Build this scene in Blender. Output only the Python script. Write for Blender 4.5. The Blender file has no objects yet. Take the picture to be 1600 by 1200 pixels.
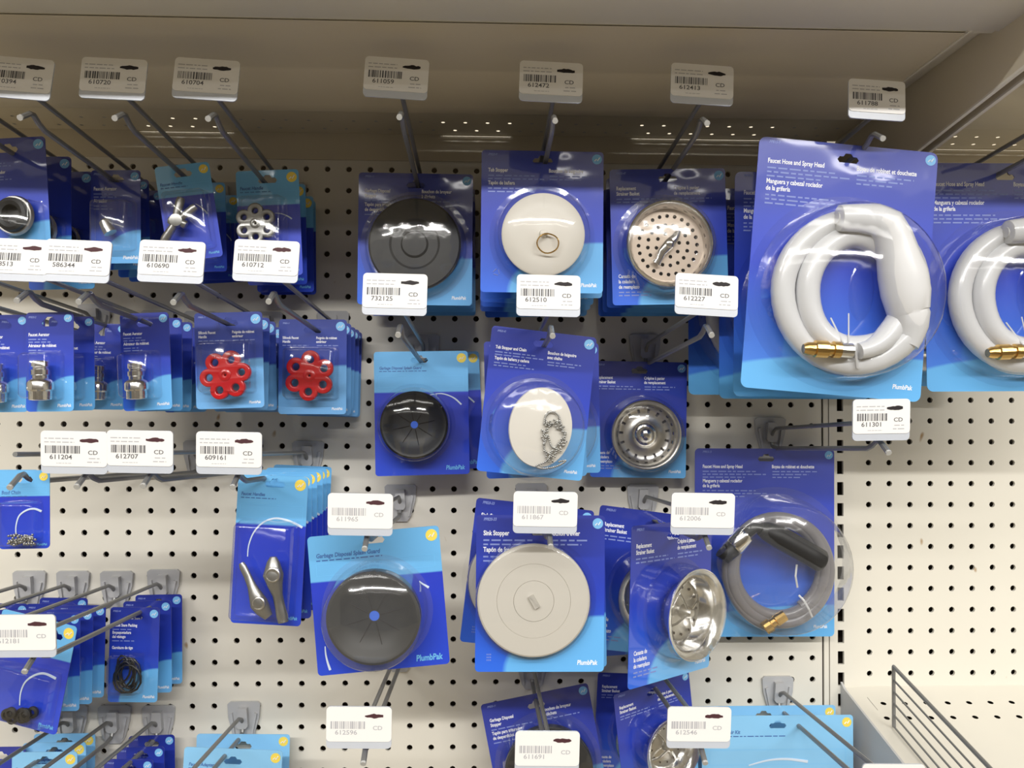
import bpy, bmesh, math, random
from mathutils import Vector, Matrix, Euler

IN = 0.0254                      # the scene is laid out in inches on a one-inch pegboard
C = bpy.context.scene.collection
rnd = random.Random(7)

# ------------------------------------------------------------------ camera
F = 1250.0
CAM = Vector((13.4252, -37.6512, 1.2251))
RX = Vector((0.99941484, -0.0340294, 0.00346083))
UP = Vector((-0.00410031, -0.0187402, 0.99981598))
BK = Vector((-0.03395828, -0.99924512, -0.01886877))
cam_d = bpy.data.cameras.new('camera')
cam = bpy.data.objects.new('camera', cam_d); C.objects.link(cam)
cam_d.sensor_width = 36; cam_d.lens = F/1600*36; cam_d.clip_start = 0.01; cam_d.clip_end = 60
cam.matrix_world = Matrix(((RX.x, UP.x, BK.x, CAM.x*IN), (RX.y, UP.y, BK.y, CAM.y*IN), (RX.z, UP.z, BK.z, CAM.z*IN), (0, 0, 0, 1)))
bpy.context.scene.camera = cam

def U(px, py, d=0.0):
    """the point d inches in front of the pegboard that the photograph shows at this pixel"""
    r = RX*((px-800)/F) - UP*((py-600)/F) - BK
    t = (-d - CAM.y)/r.y
    return CAM + r*t

# ------------------------------------------------------------------ world, lamps, exposure
w = bpy.data.worlds.new('world'); bpy.context.scene.world = w; w.use_nodes = True
w.node_tree.nodes['Background'].inputs[0].default_value = (1.0, 0.89, 0.68, 1)
w.node_tree.nodes['Background'].inputs[1].default_value = 0.32
def tube_lamp(y, power, z=95, x=14):
    l = bpy.data.lights.new('ceiling_tube', 'AREA'); l.shape = 'RECTANGLE'
    l.size = 300*IN; l.size_y = 8*IN; l.energy = power; l.color = (1.0, 0.98, 0.945)
    o = bpy.data.objects.new('ceiling_tube', l); C.objects.link(o)
    o.location = (x*IN, y*IN, z*IN)
    o.rotation_euler = (math.radians(12), 0, 0)
for y, p in ((-82, 18), (-108, 28), (-185, 352), (-240, 24), (-340, 36)):
    tube_lamp(y, p)
vs = bpy.context.scene.view_settings
vs.view_transform = 'Standard'; vs.look = 'None'; vs.gamma = 1; vs.exposure = 0.55
vs.use_curve_mapping = False

# ------------------------------------------------------------------ materials
def mat(name, col, rough=0.5, metal=0.0, coat=0.0, coat_rough=0.05, bump=0.0, bscale=40, var=0.0, vscale=3, alpha=1.0, trans=0.0):
    m = bpy.data.materials.new(name); m.use_nodes = True
    nt = m.node_tree; b = nt.nodes['Principled BSDF']
    b.inputs['Base Color'].default_value = (*col, 1)
    b.inputs['Roughness'].default_value = rough; b.inputs['Metallic'].default_value = metal
    b.inputs['Coat Weight'].default_value = coat; b.inputs['Coat Roughness'].default_value = coat_rough
    b.inputs['Transmission Weight'].default_value = trans; b.inputs['Alpha'].default_value = alpha
    tc = nt.nodes.new('ShaderNodeTexCoord')
    if bump:
        n = nt.nodes.new('ShaderNodeTexNoise'); n.inputs['Scale'].default_value = bscale; n.inputs['Detail'].default_value = 3
        nt.links.new(tc.outputs['Object'], n.inputs['Vector'])
        bp = nt.nodes.new('ShaderNodeBump'); bp.inputs['Strength'].default_value = bump; bp.inputs['Distance'].default_value = 0.002
        nt.links.new(n.outputs['Fac'], bp.inputs['Height'])
        nt.links.new(bp.outputs[0], b.inputs['Coat Normal' if coat else 'Normal'])
    if var:
        n = nt.nodes.new('ShaderNodeTexNoise'); n.inputs['Scale'].default_value = vscale; n.inputs['Detail'].default_value = 6
        nt.links.new(tc.outputs['Object'], n.inputs['Vector'])
        mx = nt.nodes.new('ShaderNodeMix'); mx.data_type = 'RGBA'
        mx.inputs['A'].default_value = (*[c*(1-var) for c in col], 1); mx.inputs['B'].default_value = (*[min(1, c*(1+var)) for c in col], 1)
        nt.links.new(n.outputs['Fac'], mx.inputs['Factor']); nt.links.new(mx.outputs['Result'], b.inputs['Base Color'])
    return m

def film(name, tint=(0.97, 0.975, 0.98), base=0.05, edge=0.75, rough=0.07, bump=0.25, milk=0.0):
    """clear thermoformed plastic: see-through, glossier at grazing angles"""
    m = bpy.data.materials.new(name); m.use_nodes = True
    nt = m.node_tree; nt.nodes.clear(); N = nt.nodes.new; Lk = nt.links.new
    out = N('ShaderNodeOutputMaterial'); tr = N('ShaderNodeBsdfTransparent'); tr.inputs[0].default_value = (*tint, 1)
    gl = N('ShaderNodeBsdfGlossy'); gl.inputs['Roughness'].default_value = rough
    lw = N('ShaderNodeLayerWeight'); lw.inputs['Blend'].default_value = 0.5
    pw = N('ShaderNodeMath'); pw.operation = 'POWER'; pw.inputs[1].default_value = 3.0
    mr = N('ShaderNodeMapRange'); mr.inputs['To Min'].default_value = base; mr.inputs['To Max'].default_value = edge
    tc = N('ShaderNodeTexCoord'); no = N('ShaderNodeTexNoise'); no.inputs['Scale'].default_value = 35; no.inputs['Detail'].default_value = 2
    bp = N('ShaderNodeBump'); bp.inputs['Strength'].default_value = bump; bp.inputs['Distance'].default_value = 0.002
    Lk(tc.outputs['Object'], no.inputs['Vector']); Lk(no.outputs['Fac'], bp.inputs['Height']); Lk(bp.outputs[0], gl.inputs['Normal'])
    Lk(lw.outputs['Facing'], pw.inputs[0]); Lk(pw.outputs[0], mr.inputs['Value'])
    mx = N('ShaderNodeMixShader'); Lk(mr.outputs[0], mx.inputs[0]); Lk(tr.outputs[0], mx.inputs[1]); Lk(gl.outputs[0], mx.inputs[2])
    last = mx
    if milk:
        df = N('ShaderNodeBsdfDiffuse'); df.inputs[0].default_value = (0.8, 0.82, 0.85, 1)
        m2 = N('ShaderNodeMixShader'); m2.inputs[0].default_value = milk; Lk(mx.outputs[0], m2.inputs[1]); Lk(df.outputs[0], m2.inputs[2]); last = m2
    Lk(last.outputs[0], out.inputs[0])
    return m

def card_mat(name, style, topc, midc, lowc, light, wx=0.78, wh=0.36, split=0.67, tilt=0.0, sheen=0.6):
    """glossy printed card: flat print in UV, 0..1 across and up the card"""
    m = bpy.data.materials.new(name); m.use_nodes = True
    nt = m.node_tree; N = nt.nodes.new; Lk = nt.links.new; b = nt.nodes['Principled BSDF']
    uv = N('ShaderNodeUVMap'); uv.uv_map = 'UVMap'; sp = N('ShaderNodeSeparateXYZ'); Lk(uv.outputs[0], sp.inputs[0])
    rp = N('ShaderNodeValToRGB'); e = rp.color_ramp.elements
    e[0].position = 0.0; e[0].color = (*lowc, 1); e[1].position = 1.0; e[1].color = (*topc, 1)
    k = rp.color_ramp.elements.new(0.5); k.color = (*midc, 1)
    Lk(sp.outputs[1], rp.inputs[0])
    def M(op, a, bb):
        n = N('ShaderNodeMath'); n.operation = op
        for i, q in enumerate((a, bb)):
            if isinstance(q, (int, float)): n.inputs[i].default_value = q
            else: Lk(q, n.inputs[i])
        return n.outputs[0]
    if style == 'dark':      # pale wave in the lower right corner
        a = M('POWER', M('DIVIDE', M('SUBTRACT', 1.0, sp.outputs[0]), wx), 2.0)
        c = M('POWER', M('DIVIDE', sp.outputs[1], wh), 2.0)
        s = M('ADD', a, c)
        mr = N('ShaderNodeMapRange'); mr.inputs['From Min'].default_value = 1.03; mr.inputs['From Max'].default_value = 0.93
        Lk(s, mr.inputs['Value']); fac = mr.outputs[0]
    else:                    # pale band across the top
        s = M('ADD', sp.outputs[1], M('MULTIPLY', sp.outputs[0], tilt))
        mr = N('ShaderNodeMapRange'); mr.inputs['From Min'].default_value = split-0.006; mr.inputs['From Max'].default_value = split+0.006
        Lk(s, mr.inputs['Value']); fac = mr.outputs[0]
    mx = N('ShaderNodeMix'); mx.data_type = 'RGBA'; mx.inputs['B'].default_value = (*light, 1)
    Lk(fac, mx.inputs['Factor']); Lk(rp.outputs[0], mx.inputs['A']); Lk(mx.outputs['Result'], b.inputs['Base Color'])
    b.inputs['Roughness'].default_value = 0.45; b.inputs['Coat Weight'].default_value = sheen; b.inputs['Coat IOR'].default_value = 1.95; b.inputs['Coat Roughness'].default_value = 0.06
    tc = N('ShaderNodeTexCoord'); no = N('ShaderNodeTexNoise'); no.inputs['Scale'].default_value = 14; no.inputs['Detail'].default_value = 1; no.inputs['Distortion'].default_value = 0.6
    bp = N('ShaderNodeBump'); bp.inputs['Strength'].default_value = 0.6; bp.inputs['Distance'].default_value = 0.004
    Lk(tc.outputs['Object'], no.inputs['Vector']); Lk(no.outputs['Fac'], bp.inputs['Height']); Lk(bp.outputs[0], b.inputs['Coat Normal'])
    return m

M = {}
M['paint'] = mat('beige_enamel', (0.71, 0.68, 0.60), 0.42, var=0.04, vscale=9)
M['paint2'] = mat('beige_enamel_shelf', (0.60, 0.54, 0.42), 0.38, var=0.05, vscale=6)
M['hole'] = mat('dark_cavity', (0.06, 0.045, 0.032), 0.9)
M['clip'] = mat('grey_plastic', (0.44, 0.44, 0.445), 0.35, coat=0.3)
M['wire'] = mat('grey_wire', (0.24, 0.24, 0.235), 0.36, metal=0.45)
M['tip'] = mat('grey_wire_end', (0.45, 0.45, 0.44), 0.4)
M['tagp'] = mat('tag_paper', (0.80, 0.79, 0.78), 0.7)
M['tagh'] = mat('tag_holder_plastic', (0.66, 0.70, 0.78), 0.25, coat=0.5, trans=0.25)
M['ink'] = mat('tag_ink', (0.10, 0.10, 0.11), 0.7)
M['inkpale'] = mat('tag_ink_faint', (0.42, 0.42, 0.45), 0.7)
M['marker'] = mat('black_marker', (0.012, 0.008, 0.010), 0.7)
M['marker2'] = mat('maroon_marker', (0.06, 0.016, 0.022), 0.7)
M['chrome'] = mat('chrome', (0.80, 0.79, 0.77), 0.16, metal=1.0)
M['steel'] = mat('brushed_steel', (0.66, 0.64, 0.60), 0.32, metal=1.0)
M['pewter'] = mat('pewter', (0.33, 0.325, 0.31), 0.35, metal=0.85)
M['brass'] = mat('brass', (0.72, 0.47, 0.16), 0.25, metal=1.0)
M['white'] = mat('white_plastic', (0.63, 0.635, 0.65), 0.3, coat=0.4)
M['ivory'] = mat('ivory_rubber', (0.70, 0.665, 0.60), 0.42)
M['almond'] = mat('almond_rubber', (0.56, 0.53, 0.475), 0.45)
M['black'] = mat('black_rubber', (0.012, 0.012, 0.013), 0.5, var=0.2, vscale=30)
M['red'] = mat('red_enamel', (0.50, 0.008, 0.012), 0.3, coat=0.5)
M['hosegrey'] = mat('grey_hose', (0.20, 0.19, 0.20), 0.35, coat=0.3)
M['print'] = mat('white_print', (0.84, 0.86, 0.92), 0.5)
M['printsoft'] = mat('pale_print', (0.22, 0.28, 0.62), 0.5)
M['printdark'] = mat('navy_print', (0.05, 0.13, 0.38), 0.5)
M['badge'] = mat('pale_blue_badge', (0.20, 0.48, 0.82), 0.45)
M['badgey'] = mat('yellow_badge', (0.85, 0.66, 0.10), 0.45)
M['arc'] = mat('white_stroke', (0.62, 0.72, 0.86), 0.45)
M['cyanp'] = mat('cyan_print', (0.16, 0.50, 0.85), 0.5)
M['bluespot'] = mat('blue_core', (0.03, 0.12, 0.62), 0.5)
M['film'] = film('clear_blister')
M['filmm'] = film('cloudy_blister', base=0.06, milk=0.035)
M['filmw'] = film('wrinkled_film', base=0.08, edge=0.8, rough=0.10, bump=0.9, milk=0.02)
M['dark'] = card_mat('blue_card', 'dark', (0.016, 0.030, 0.28), (0.013, 0.045, 0.50), (0.02, 0.14, 0.78), (0.13, 0.45, 0.88))
M['darkbig'] = card_mat('blue_card_hose', 'dark', (0.05, 0.075, 0.42), (0.014, 0.055, 0.60), (0.05, 0.24, 0.82), (0.12, 0.45, 0.88), wx=1.25, wh=0.17, sheen=1.0)
M['darkred'] = card_mat('blue_card_handle', 'dark', (0.02, 0.04, 0.26), (0.02, 0.06, 0.44), (0.10, 0.30, 0.72), (0.16, 0.44, 0.84), wx=1.1, wh=0.52)
M['light'] = card_mat('two_tone_card', 'light', (0.015, 0.03, 0.50), (0.012, 0.04, 0.54), (0.014, 0.06, 0.62), (0.14, 0.45, 0.82))
M['lightbig'] = card_mat('two_tone_card_wide', 'light', (0.015, 0.03, 0.42), (0.012, 0.04, 0.46), (0.02, 0.08, 0.60), (0.24, 0.56, 0.88), split=0.60)

# ------------------------------------------------------------------ mesh helpers (local frame: x right, y up, o out towards the aisle)
def V(x, y, o): return (x*IN, -o*IN, y*IN)
PRINT = {'lettering', 'fine_print', 'pale_print', 'barcode', 'badge_mark', 'recycling_mark', 'bead_chain', 'drain_holes', 'flap_slits', 'slotted_face', 'rubber_washers'}
class MB:
    def __init__(s): s.v = []; s.f = []; s.uv = None
    def add(s, vs, fs):
        k = len(s.v); s.v += vs; s.f += [tuple(i+k for i in f) for f in fs]; return s
    def box(s, x0, x1, y0, y1, o0, o1):
        vs = [V(x, y, o) for o in (o0, o1) for y in (y0, y1) for x in (x0, x1)]
        return s.add(vs, [(0, 2, 3, 1), (4, 5, 7, 6), (0, 1, 5, 4), (2, 6, 7, 3), (0, 4, 6, 2), (1, 3, 7, 5)])
    def prism(s, pts, o0, o1):
        n = len(pts); vs = [V(x, y, o0) for x, y in pts] + [V(x, y, o1) for x, y in pts]
        a = sum(pts[i][0]*pts[(i+1) % n][1]-pts[(i+1) % n][0]*pts[i][1] for i in range(n))
        fr = tuple(range(n, 2*n)); bk = tuple(reversed(range(n)))
        sd = [(i, (i+1) % n, (i+1) % n+n, i+n) for i in range(n)]
        if a < 0: fr = fr[::-1]; bk = bk[::-1]; sd = [q[::-1] for q in sd]
        return s.add(vs, [fr, bk]+sd)
    def tube(s, pts, r, seg=10, closed=False, flat=1.0, caps=True):
        """pts (x, y, o); r a number or a list; flat squeezes the out direction"""
        P = [Vector(p) for p in pts]; n = len(P); R = r if isinstance(r, (list, tuple)) else [r]*n
        vs = []; prev = None
        for i in range(n):
            if closed: t = P[(i+1) % n]-P[i-1]
            else: t = P[min(i+1, n-1)]-P[max(i-1, 0)]
            t.normalize()
            if prev is None:
                a = Vector((0, 0, 1)) if abs(t.z) < 0.9 else Vector((1, 0, 0))
                a = (a - t*a.dot(t)).normalized()
            else:
                a = (prev - t*prev.dot(t)).normalized()
            prev = a; b = t.cross(a)
            for k in range(seg):
                c = 2*math.pi*k/seg; q = P[i]+(a*math.cos(c)*flat+b*math.sin(c))*R[i]
                vs.append(V(*q))
        fs = []
        for i in range(n if closed else n-1):
            j = (i+1) % n
            for k in range(seg):
                l = (k+1) % seg; fs.append((i*seg+k, i*seg+l, j*seg+l, j*seg+k))
        if caps and not closed:
            fs.append(tuple(reversed(range(seg)))); fs.append(tuple(range((n-1)*seg, n*seg)))
        return s.add(vs, fs)
    def lathe(s, prof, cx=0, cy=0, seg=40, ex=1.0, ey=1.0, o=0.0, skip=None):
        """prof (radius, out), axis pointing out of the card"""
        vs = []; fs = []; idx = []
        for r, h in prof:
            if r < 1e-6: idx.append([len(vs)]); vs.append(V(cx, cy, h+o))
            else:
                idx.append(list(range(len(vs), len(vs)+seg)))
                vs += [V(cx+r*ex*math.cos(2*math.pi*k/seg), cy+r*ey*math.sin(2*math.pi*k/seg), h+o) for k in range(seg)]
        for i in range(len(prof)-1):
            a, b = idx[i], idx[i+1]
            for k in range(seg):
                l = (k+1) % seg
                if skip and skip(i, k): continue
                if len(a) == 1 and len(b) == 1: continue
                if len(a) == 1: fs.append((a[0], b[k], b[l]))
                elif len(b) == 1: fs.append((a[k], b[0], a[l]))
                else: fs.append((a[k], b[k], b[l], a[l]))
        return s.add(vs, fs)
    def build(s, name, m, parent=None, smooth=False, xf=None, ang=40):
        me = bpy.data.meshes.new(name)
        vs = [tuple(xf @ Vector(v)) for v in s.v] if xf else s.v
        me.from_pydata(vs, [], s.f); me.validate()
        bm = bmesh.new(); bm.from_mesh(me); bmesh.ops.recalc_face_normals(bm, faces=bm.faces); bm.to_mesh(me); bm.free()
        me.materials.append(M[m] if isinstance(m, str) else m)
        if smooth: me.shade_smooth(); me.set_sharp_from_angle(angle=math.radians(ang))
        o = bpy.data.objects.new(name, me); C.objects.link(o)
        if parent: o.parent = parent
        if name in PRINT: o['kind'] = 'stuff'
        return o

def rrect(x0, x1, y0, y1, r, n=5):
    pts = []
    for cx, cy, a0 in ((x1-r, y1-r, 0), (x0+r, y1-r, 90), (x0+r, y0+r, 180), (x1-r, y0+r, 270)):
        for k in range(n+1):
            a = math.radians(a0+90*k/n); pts.append((cx+r*math.cos(a), cy+r*math.sin(a)))
    return pts
def circ(cx, cy, r, n=12, a0=0): return [(cx+r*math.cos(a0+2*math.pi*k/n), cy+r*math.sin(a0+2*math.pi*k/n)) for k in range(n)]
def slot(w):        # euro hang hole
    h = 0.11
    pts = [(-w/2, -h), (w/2, -h), (w/2+h*.7, 0), (w/2, h), (h*1.6, h), (h*0.9, h*2.0), (-h*0.9, h*2.0), (-h*1.6, h), (-w/2, h), (-w/2-h*.7, 0)]
    return pts
def sheet(name, outer, holes, thick, m, parent=None, bevel=0.0, o=0.0, uv=None, smooth=False):
    """flat shape with real holes, filled as a 2D curve and extruded"""
    cu = bpy.data.curves.new('t', 'CURVE'); cu.dimensions = '2D'; cu.fill_mode = 'BOTH'
    for loop in [outer]+holes:
        sp = cu.splines.new('POLY'); sp.points.add(len(loop)-1)
        for p, (x, y) in zip(sp.points, loop): p.co = (x, y, 0, 1)
        sp.use_cyclic_u = True
    cu.extrude = thick/2; cu.bevel_depth = bevel; cu.bevel_resolution = 2
    ob = bpy.data.objects.new('t', cu); C.objects.link(ob)
    dg = bpy.context.evaluated_depsgraph_get(); dg.update()
    me = bpy.data.meshes.new_from_object(ob.evaluated_get(dg))
    bpy.data.objects.remove(ob); bpy.data.curves.remove(cu)
    me.name = name
    for v in me.vertices: v.co = V(v.co.x, v.co.y, o+v.co.z)
    bm = bmesh.new(); bm.from_mesh(me); bmesh.ops.remove_doubles(bm, verts=bm.verts, dist=1e-6)
    bmesh.ops.recalc_face_normals(bm, faces=bm.faces)
    if uv:
        x0, x1, y0, y1 = uv; [bm.loops.layers.uv.remove(q) for q in list(bm.loops.layers.uv.values())]; lay = bm.loops.layers.uv.new('UVMap')
        for f in bm.faces:
            for l in f.loops: l[lay].uv = ((l.vert.co.x/IN-x0)/(x1-x0), (l.vert.co.z/IN-y0)/(y1-y0))
    bm.to_mesh(me); bm.free()
    me.materials.clear(); me.materials.append(M[m] if isinstance(m, str) else m)
    if smooth: me.shade_smooth(); me.set_sharp_from_angle(angle=math.radians(35))
    ob = bpy.data.objects.new(name, me); C.objects.link(ob)
    if parent: ob.parent = parent
    return ob

_tc = {}
def glyphs(s, bold=True):
    if (s, bold) not in _tc:
        cu = bpy.data.curves.new('t', 'FONT'); cu.body = s; cu.size = 1; cu.resolution_u = 3; cu.offset = 0.026 if bold else 0.012
        ob = bpy.data.objects.new('t', cu); C.objects.link(ob)
        dg = bpy.context.evaluated_depsgraph_get(); dg.update()
        me = bpy.data.meshes.new_from_object(ob.evaluated_get(dg))
        _tc[(s, bold)] = ([tuple(v.co)[:2] for v in me.vertices], [tuple(p.vertices) for p in me.polygons])
        bpy.data.objects.remove(ob); bpy.data.curves.remove(cu); bpy.data.meshes.remove(me)
    return _tc[(s, bold)]
def text(mb, s, x, y, size, o, bold=True, narrow=0.74, right=False, lean=0.0):
    vs, fs = glyphs(s, bold)
    wd = max([v[0] for v in vs] or [0])*size*narrow
    dx = x-wd if right else x
    mb.add([V(dx+(a+b*lean)*size*narrow, y+b*size, o) for a, b in vs], fs)
    return wd
def smallprint(mb, x, y, w, size, o, seed):
    """print too fine to read: word-length dashes"""
    r = random.Random(seed); c = 0
    while c < w:
        l = size*r.uniform(1.0, 3.2); l = min(l, w-c)
        mb.box(x+c, x+c+l, y, y+size*0.42, o, o+0.001); c += l+size*0.6

def tag(o, label=None, cat=None, group=None, kind=None):
    if label: o['label'] = label
    if cat: o['category'] = cat
    if group: o['group'] = group
    if kind: o['kind'] = kind
    return o
def empty(name, loc, rot=(0, 0, 0)):
    o = bpy.data.objects.new(name, None); C.objects.link(o); o.empty_display_size = 0.02
    o.location = Vector(loc)*IN; o.rotation_euler = rot
    return o
KIDS = {}
def copy_tree(o, parent=None):
    c = o.copy(); C.objects.link(c); c.parent = parent
    for ch in list(o.children): copy_tree(ch, c)
    return c

# ------------------------------------------------------------------ the setting
def perforated(name, parent, cols, rows, x_off, z_off, r=0.14, sides=8, x0=None, x1=None, z1=None):
    """pegboard sheet with real quarter-inch holes, one per inch"""
    bm = MB(); h = 0.5; vs = []; fs = []
    a8 = [math.radians(45*k) for k in range(8)]
    sq = [(h, 0), (h, h), (0, h), (-h, h), (-h, 0), (-h, -h), (0, -h), (h, -h)]
    for i in cols:
        for j in rows:
            cx, cy = i+x_off, -j+z_off; k = len(vs)
            vs += [V(cx+a, cy+b, 0) for a, b in sq]
            vs += [V(cx+r*math.cos(a), cy+r*math.sin(a), 0) for a in a8]
            vs += [V(cx+r*math.cos(a), cy+r*math.sin(a), -0.12) for a in a8]
            for q in range(8):
                p = (q+1) % 8
                fs += [(k+q, k+p, k+8+p, k+8+q), (k+8+q, k+8+p, k+16+p, k+16+q)]
    bm.add(vs, fs)
    X0, X1 = min(cols)+x_off-.5, max(cols)+x_off+.5; Z0, Z1 = -max(rows)+z_off-.5, -min(rows)+z_off+.5
    me = bpy.data.meshes.new(name); me.from_pydata(bm.v, [], bm.f); me.materials.append(M['peg'])
    o = bpy.data.objects.new(name, me); C.objects.link(o); o.parent = parent
    return o, (X0, X1, Z0, Z1)

# pegboard paint carries a few rust stains
pm = mat('pegboard_enamel', (0.71, 0.68, 0.60), 0.40, var=0.035, vscale=8)
nt = pm.node_tree; b = nt.nodes['Principled BSDF']; src = b.inputs['Base Color'].links[0].from_socket
tc = nt.nodes.new('ShaderNodeTexCoord'); mp = nt.nodes.new('ShaderNodeMapping'); mp.inputs['Scale'].default_value = (60, 60, 32)
n = nt.nodes.new('ShaderNodeTexNoise'); n.inputs['Scale'].default_value = 1.0; n.inputs['Detail'].default_value = 1
r1 = nt.nodes.new('ShaderNodeMapRange'); r1.inputs['From Min'].default_value = 0.745; r1.inputs['From Max'].default_value = 0.80
mx = nt.nodes.new('ShaderNodeMix'); mx.data_type = 'RGBA'; mx.inputs['B'].default_value = (0.36, 0.22, 0.09, 1)
nt.links.new(tc.outputs['Object'], mp.inputs[0]); nt.links.new(mp.outputs[0], n.inputs['Vector']); nt.links.new(n.outputs['Fac'], r1.inputs['Value'])
nt.links.new(r1.outputs[0], mx.inputs['Factor']); nt.links.new(src, mx.inputs['A']); nt.links.new(mx.outputs['Result'], b.inputs['Base Color'])
M['peg'] = pm

wall = empty('wall_back', (0, 0, 0)); tag(wall, 'beige perforated pegboard back wall of the aisle display', None, None, 'structure')
perforated('pegboard_panel', wall, range(-18, 30), range(-12, 22), 0, 0)
MB().box(29.5, 29.47, -22, 12.5, -0.12, 0).build('panel_edge', 'paint', wall)
perforated('pegboard_panel', wall, range(32, 48), range(-12, 22), -0.25, 0.25)
rail = MB()
rail.prism([(-19, 12.42), (29.46, 12.42), (29.46, 13.75), (-19, 13.75)], -0.1, 0.10)
rail.prism([(31.0, 12.7), (48, 12.7), (48, 13.6), (31.0, 13.6)], -0.1, 0.10)
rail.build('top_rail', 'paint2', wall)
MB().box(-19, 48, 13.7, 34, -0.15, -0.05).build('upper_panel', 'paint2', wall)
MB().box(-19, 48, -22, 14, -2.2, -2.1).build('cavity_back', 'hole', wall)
fl = MB(); fl.box(-90, 120, -48.2, -48, -2, 160); tag(fl.build('floor', mat('pale_floor_tile', (0.64, 0.56, 0.42), 0.35)), 'pale shop floor below the display, outside the photo', kind='structure')
op = MB(); op.box(-90, 120, -48, 34, 100, 102); tag(op.build('wall_front', mat('opposite_display', (0.32, 0.30, 0.28), 0.6, var=0.9, vscale=1.7)), 'opposite side of the aisle, outside the photo', kind='structure')
# plain strip between pegboard and upright
up = empty('trim_1', (0, 0, 0)); tag(up, 'slotted beige upright post between the two pegboard bays', None, None, 'structure')
MB().box(29.55, 29.78, -22, 30, -0.1, 0.03).build('panel_flange', 'paint', up)
def slotted():
    """upright face: one column of one-inch pitch slots cut through"""
    m = MB(); xa, xs0, xs1, xb = 29.82, 30.20, 30.50, 31.02; s = 0.05
    for j in range(-13, 22):
        c = -j+0.02; m.box(xa, xs0, c-.5, c+.5, -0.1, s); m.box(xs1, xb, c-.5, c+.5, -0.1, s)
        m.box(xs0, xs1, c+.31, c+.5, -0.1, s); m.box(xs0, xs1, c-.5, c-.31, -0.1, s)
    m.build('slotted_face', 'paint', up)
slotted()
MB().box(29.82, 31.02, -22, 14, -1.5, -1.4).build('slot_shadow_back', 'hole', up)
MB().box(31.02, 31.28, -22, 30, -0.1, 0.02).build('panel_flange', 'paint', up)

# ------------------------------------------------------------------ shelves above
def shelf(name, x0, x1, dz, label, inset=0.1):
    r = empty(name, (0, 0, 0)); tag(r, label, 'shelf', None)
    # rear strip with two staggered rows of holes
    vs = []; fs = []; h = 0.5; dz += 1.1; z = 12.56+dz; rr = 0.085
    n = int((x1-x0)); 
    def strip(o0, o1, off):
        k0 = x0
        xs = x0
        for i in range(n+1):
            a = x0+i-1+off; bb = a+1
            a2, b2 = max(a, x0), min(bb, x1)
            if b2-a2 < 0.99:
                if b2 > a2+0.01:
                    k = len(vs); vs.extend([V(a2, z, o0), V(b2, z, o0), V(b2, z, o1), V(a2, z, o1)]); fs.append((k, k+1, k+2, k+3))
                continue
            cx, co = (a+bb)/2, (o0+o1)/2; ho = (o1-o0)/2; k = len(vs)
            for u, v in ((h, 0), (h, ho), (0, ho), (-h, ho), (-h, 0), (-h, -ho), (0, -ho), (h, -ho)): vs.append(V(cx+u, z, co+v))
            for q in range(8): vs.append(V(cx+rr*math.cos(q*math.pi/4), z, co+rr*math.sin(q*math.pi/4)))
            for q in range(8):
                p = (q+1) % 8; fs.append((k+q, k+p, k+8+p, k+8+q))
        a = x0+n+off
        if a < x1-0.01:
            k = len(vs); vs.extend([V(a, z, o0), V(x1, z, o0), V(x1, z, o1), V(a, z, o1)]); fs.append((k, k+1, k+2, k+3))
    strip(0.25, 1.25, 0.5); strip(1.25, 2.35, 0.0)
    k = len(vs); vs += [V(x0, z, 2.35), V(x1, z, 2.35), V(x1, z, 4.2), V(x0, z, 4.2)]; fs += [(k, k+1, k+2, k+3)]
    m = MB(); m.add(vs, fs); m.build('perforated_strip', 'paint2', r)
    fl_ = MB(); fl_.box(x0, x1, z+.02, z+.14, -0.04, 0.25); fl_.build('light_leak_filler', 'paint2', r)  # added filler, stops light leaking down behind the perforated strip
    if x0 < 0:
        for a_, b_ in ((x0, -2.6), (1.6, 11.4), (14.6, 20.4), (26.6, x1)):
            ln_ = MB(); ln_.box(a_, b_, z+.02, z+.06, 0.26, 2.34); ln_.build('hole_light_blocker', 'clip', r)  # unseen strips added over most holes to block the light from above
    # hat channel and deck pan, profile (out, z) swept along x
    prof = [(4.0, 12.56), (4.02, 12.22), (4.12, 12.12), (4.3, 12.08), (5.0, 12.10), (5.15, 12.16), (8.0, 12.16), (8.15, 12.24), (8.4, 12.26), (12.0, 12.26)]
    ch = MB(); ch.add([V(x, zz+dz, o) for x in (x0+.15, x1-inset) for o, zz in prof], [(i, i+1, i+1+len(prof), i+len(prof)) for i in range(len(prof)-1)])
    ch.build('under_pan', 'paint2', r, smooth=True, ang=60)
    dk = MB(); dk.box(x0, x1, 12.62+dz, 12.72+dz, 2.35, 15.9); dk.box(x0, x0+.08, 12.2+dz, 12.62+dz, 4.3, 12.3); dk.box(x1-inset-.08, x1-inset, 12.2+dz, 12.62+dz, 4.3, 12.3); dk.build('deck', 'paint', r)
    lp = [(11.9, 12.30), (12.2, 12.30), (12.3, 12.20), (15.7, 12.18), (16.0, 12.26), (16.04, 13.5), (15.9, 13.5)]
    li = MB(); li.add([V(x, zz+dz, o) for x in (x0, x1) for o, zz in lp], [(i, i+1, i+1+len(lp), i+len(lp)) for i in range(len(lp)-1)])
    li.build('front_lip', 'paint', r, smooth=True, ang=60)
    return r
shelf('shelf', -19, 30.44, 0, 'wide beige steel shelf overhead with its perforated rear edge, left of the bracket pair', 1.14)
shelf('shelf', 30.5, 48, -0.3, 'beige shelf overhead at the top right corner, right of the bracket pair')
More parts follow.
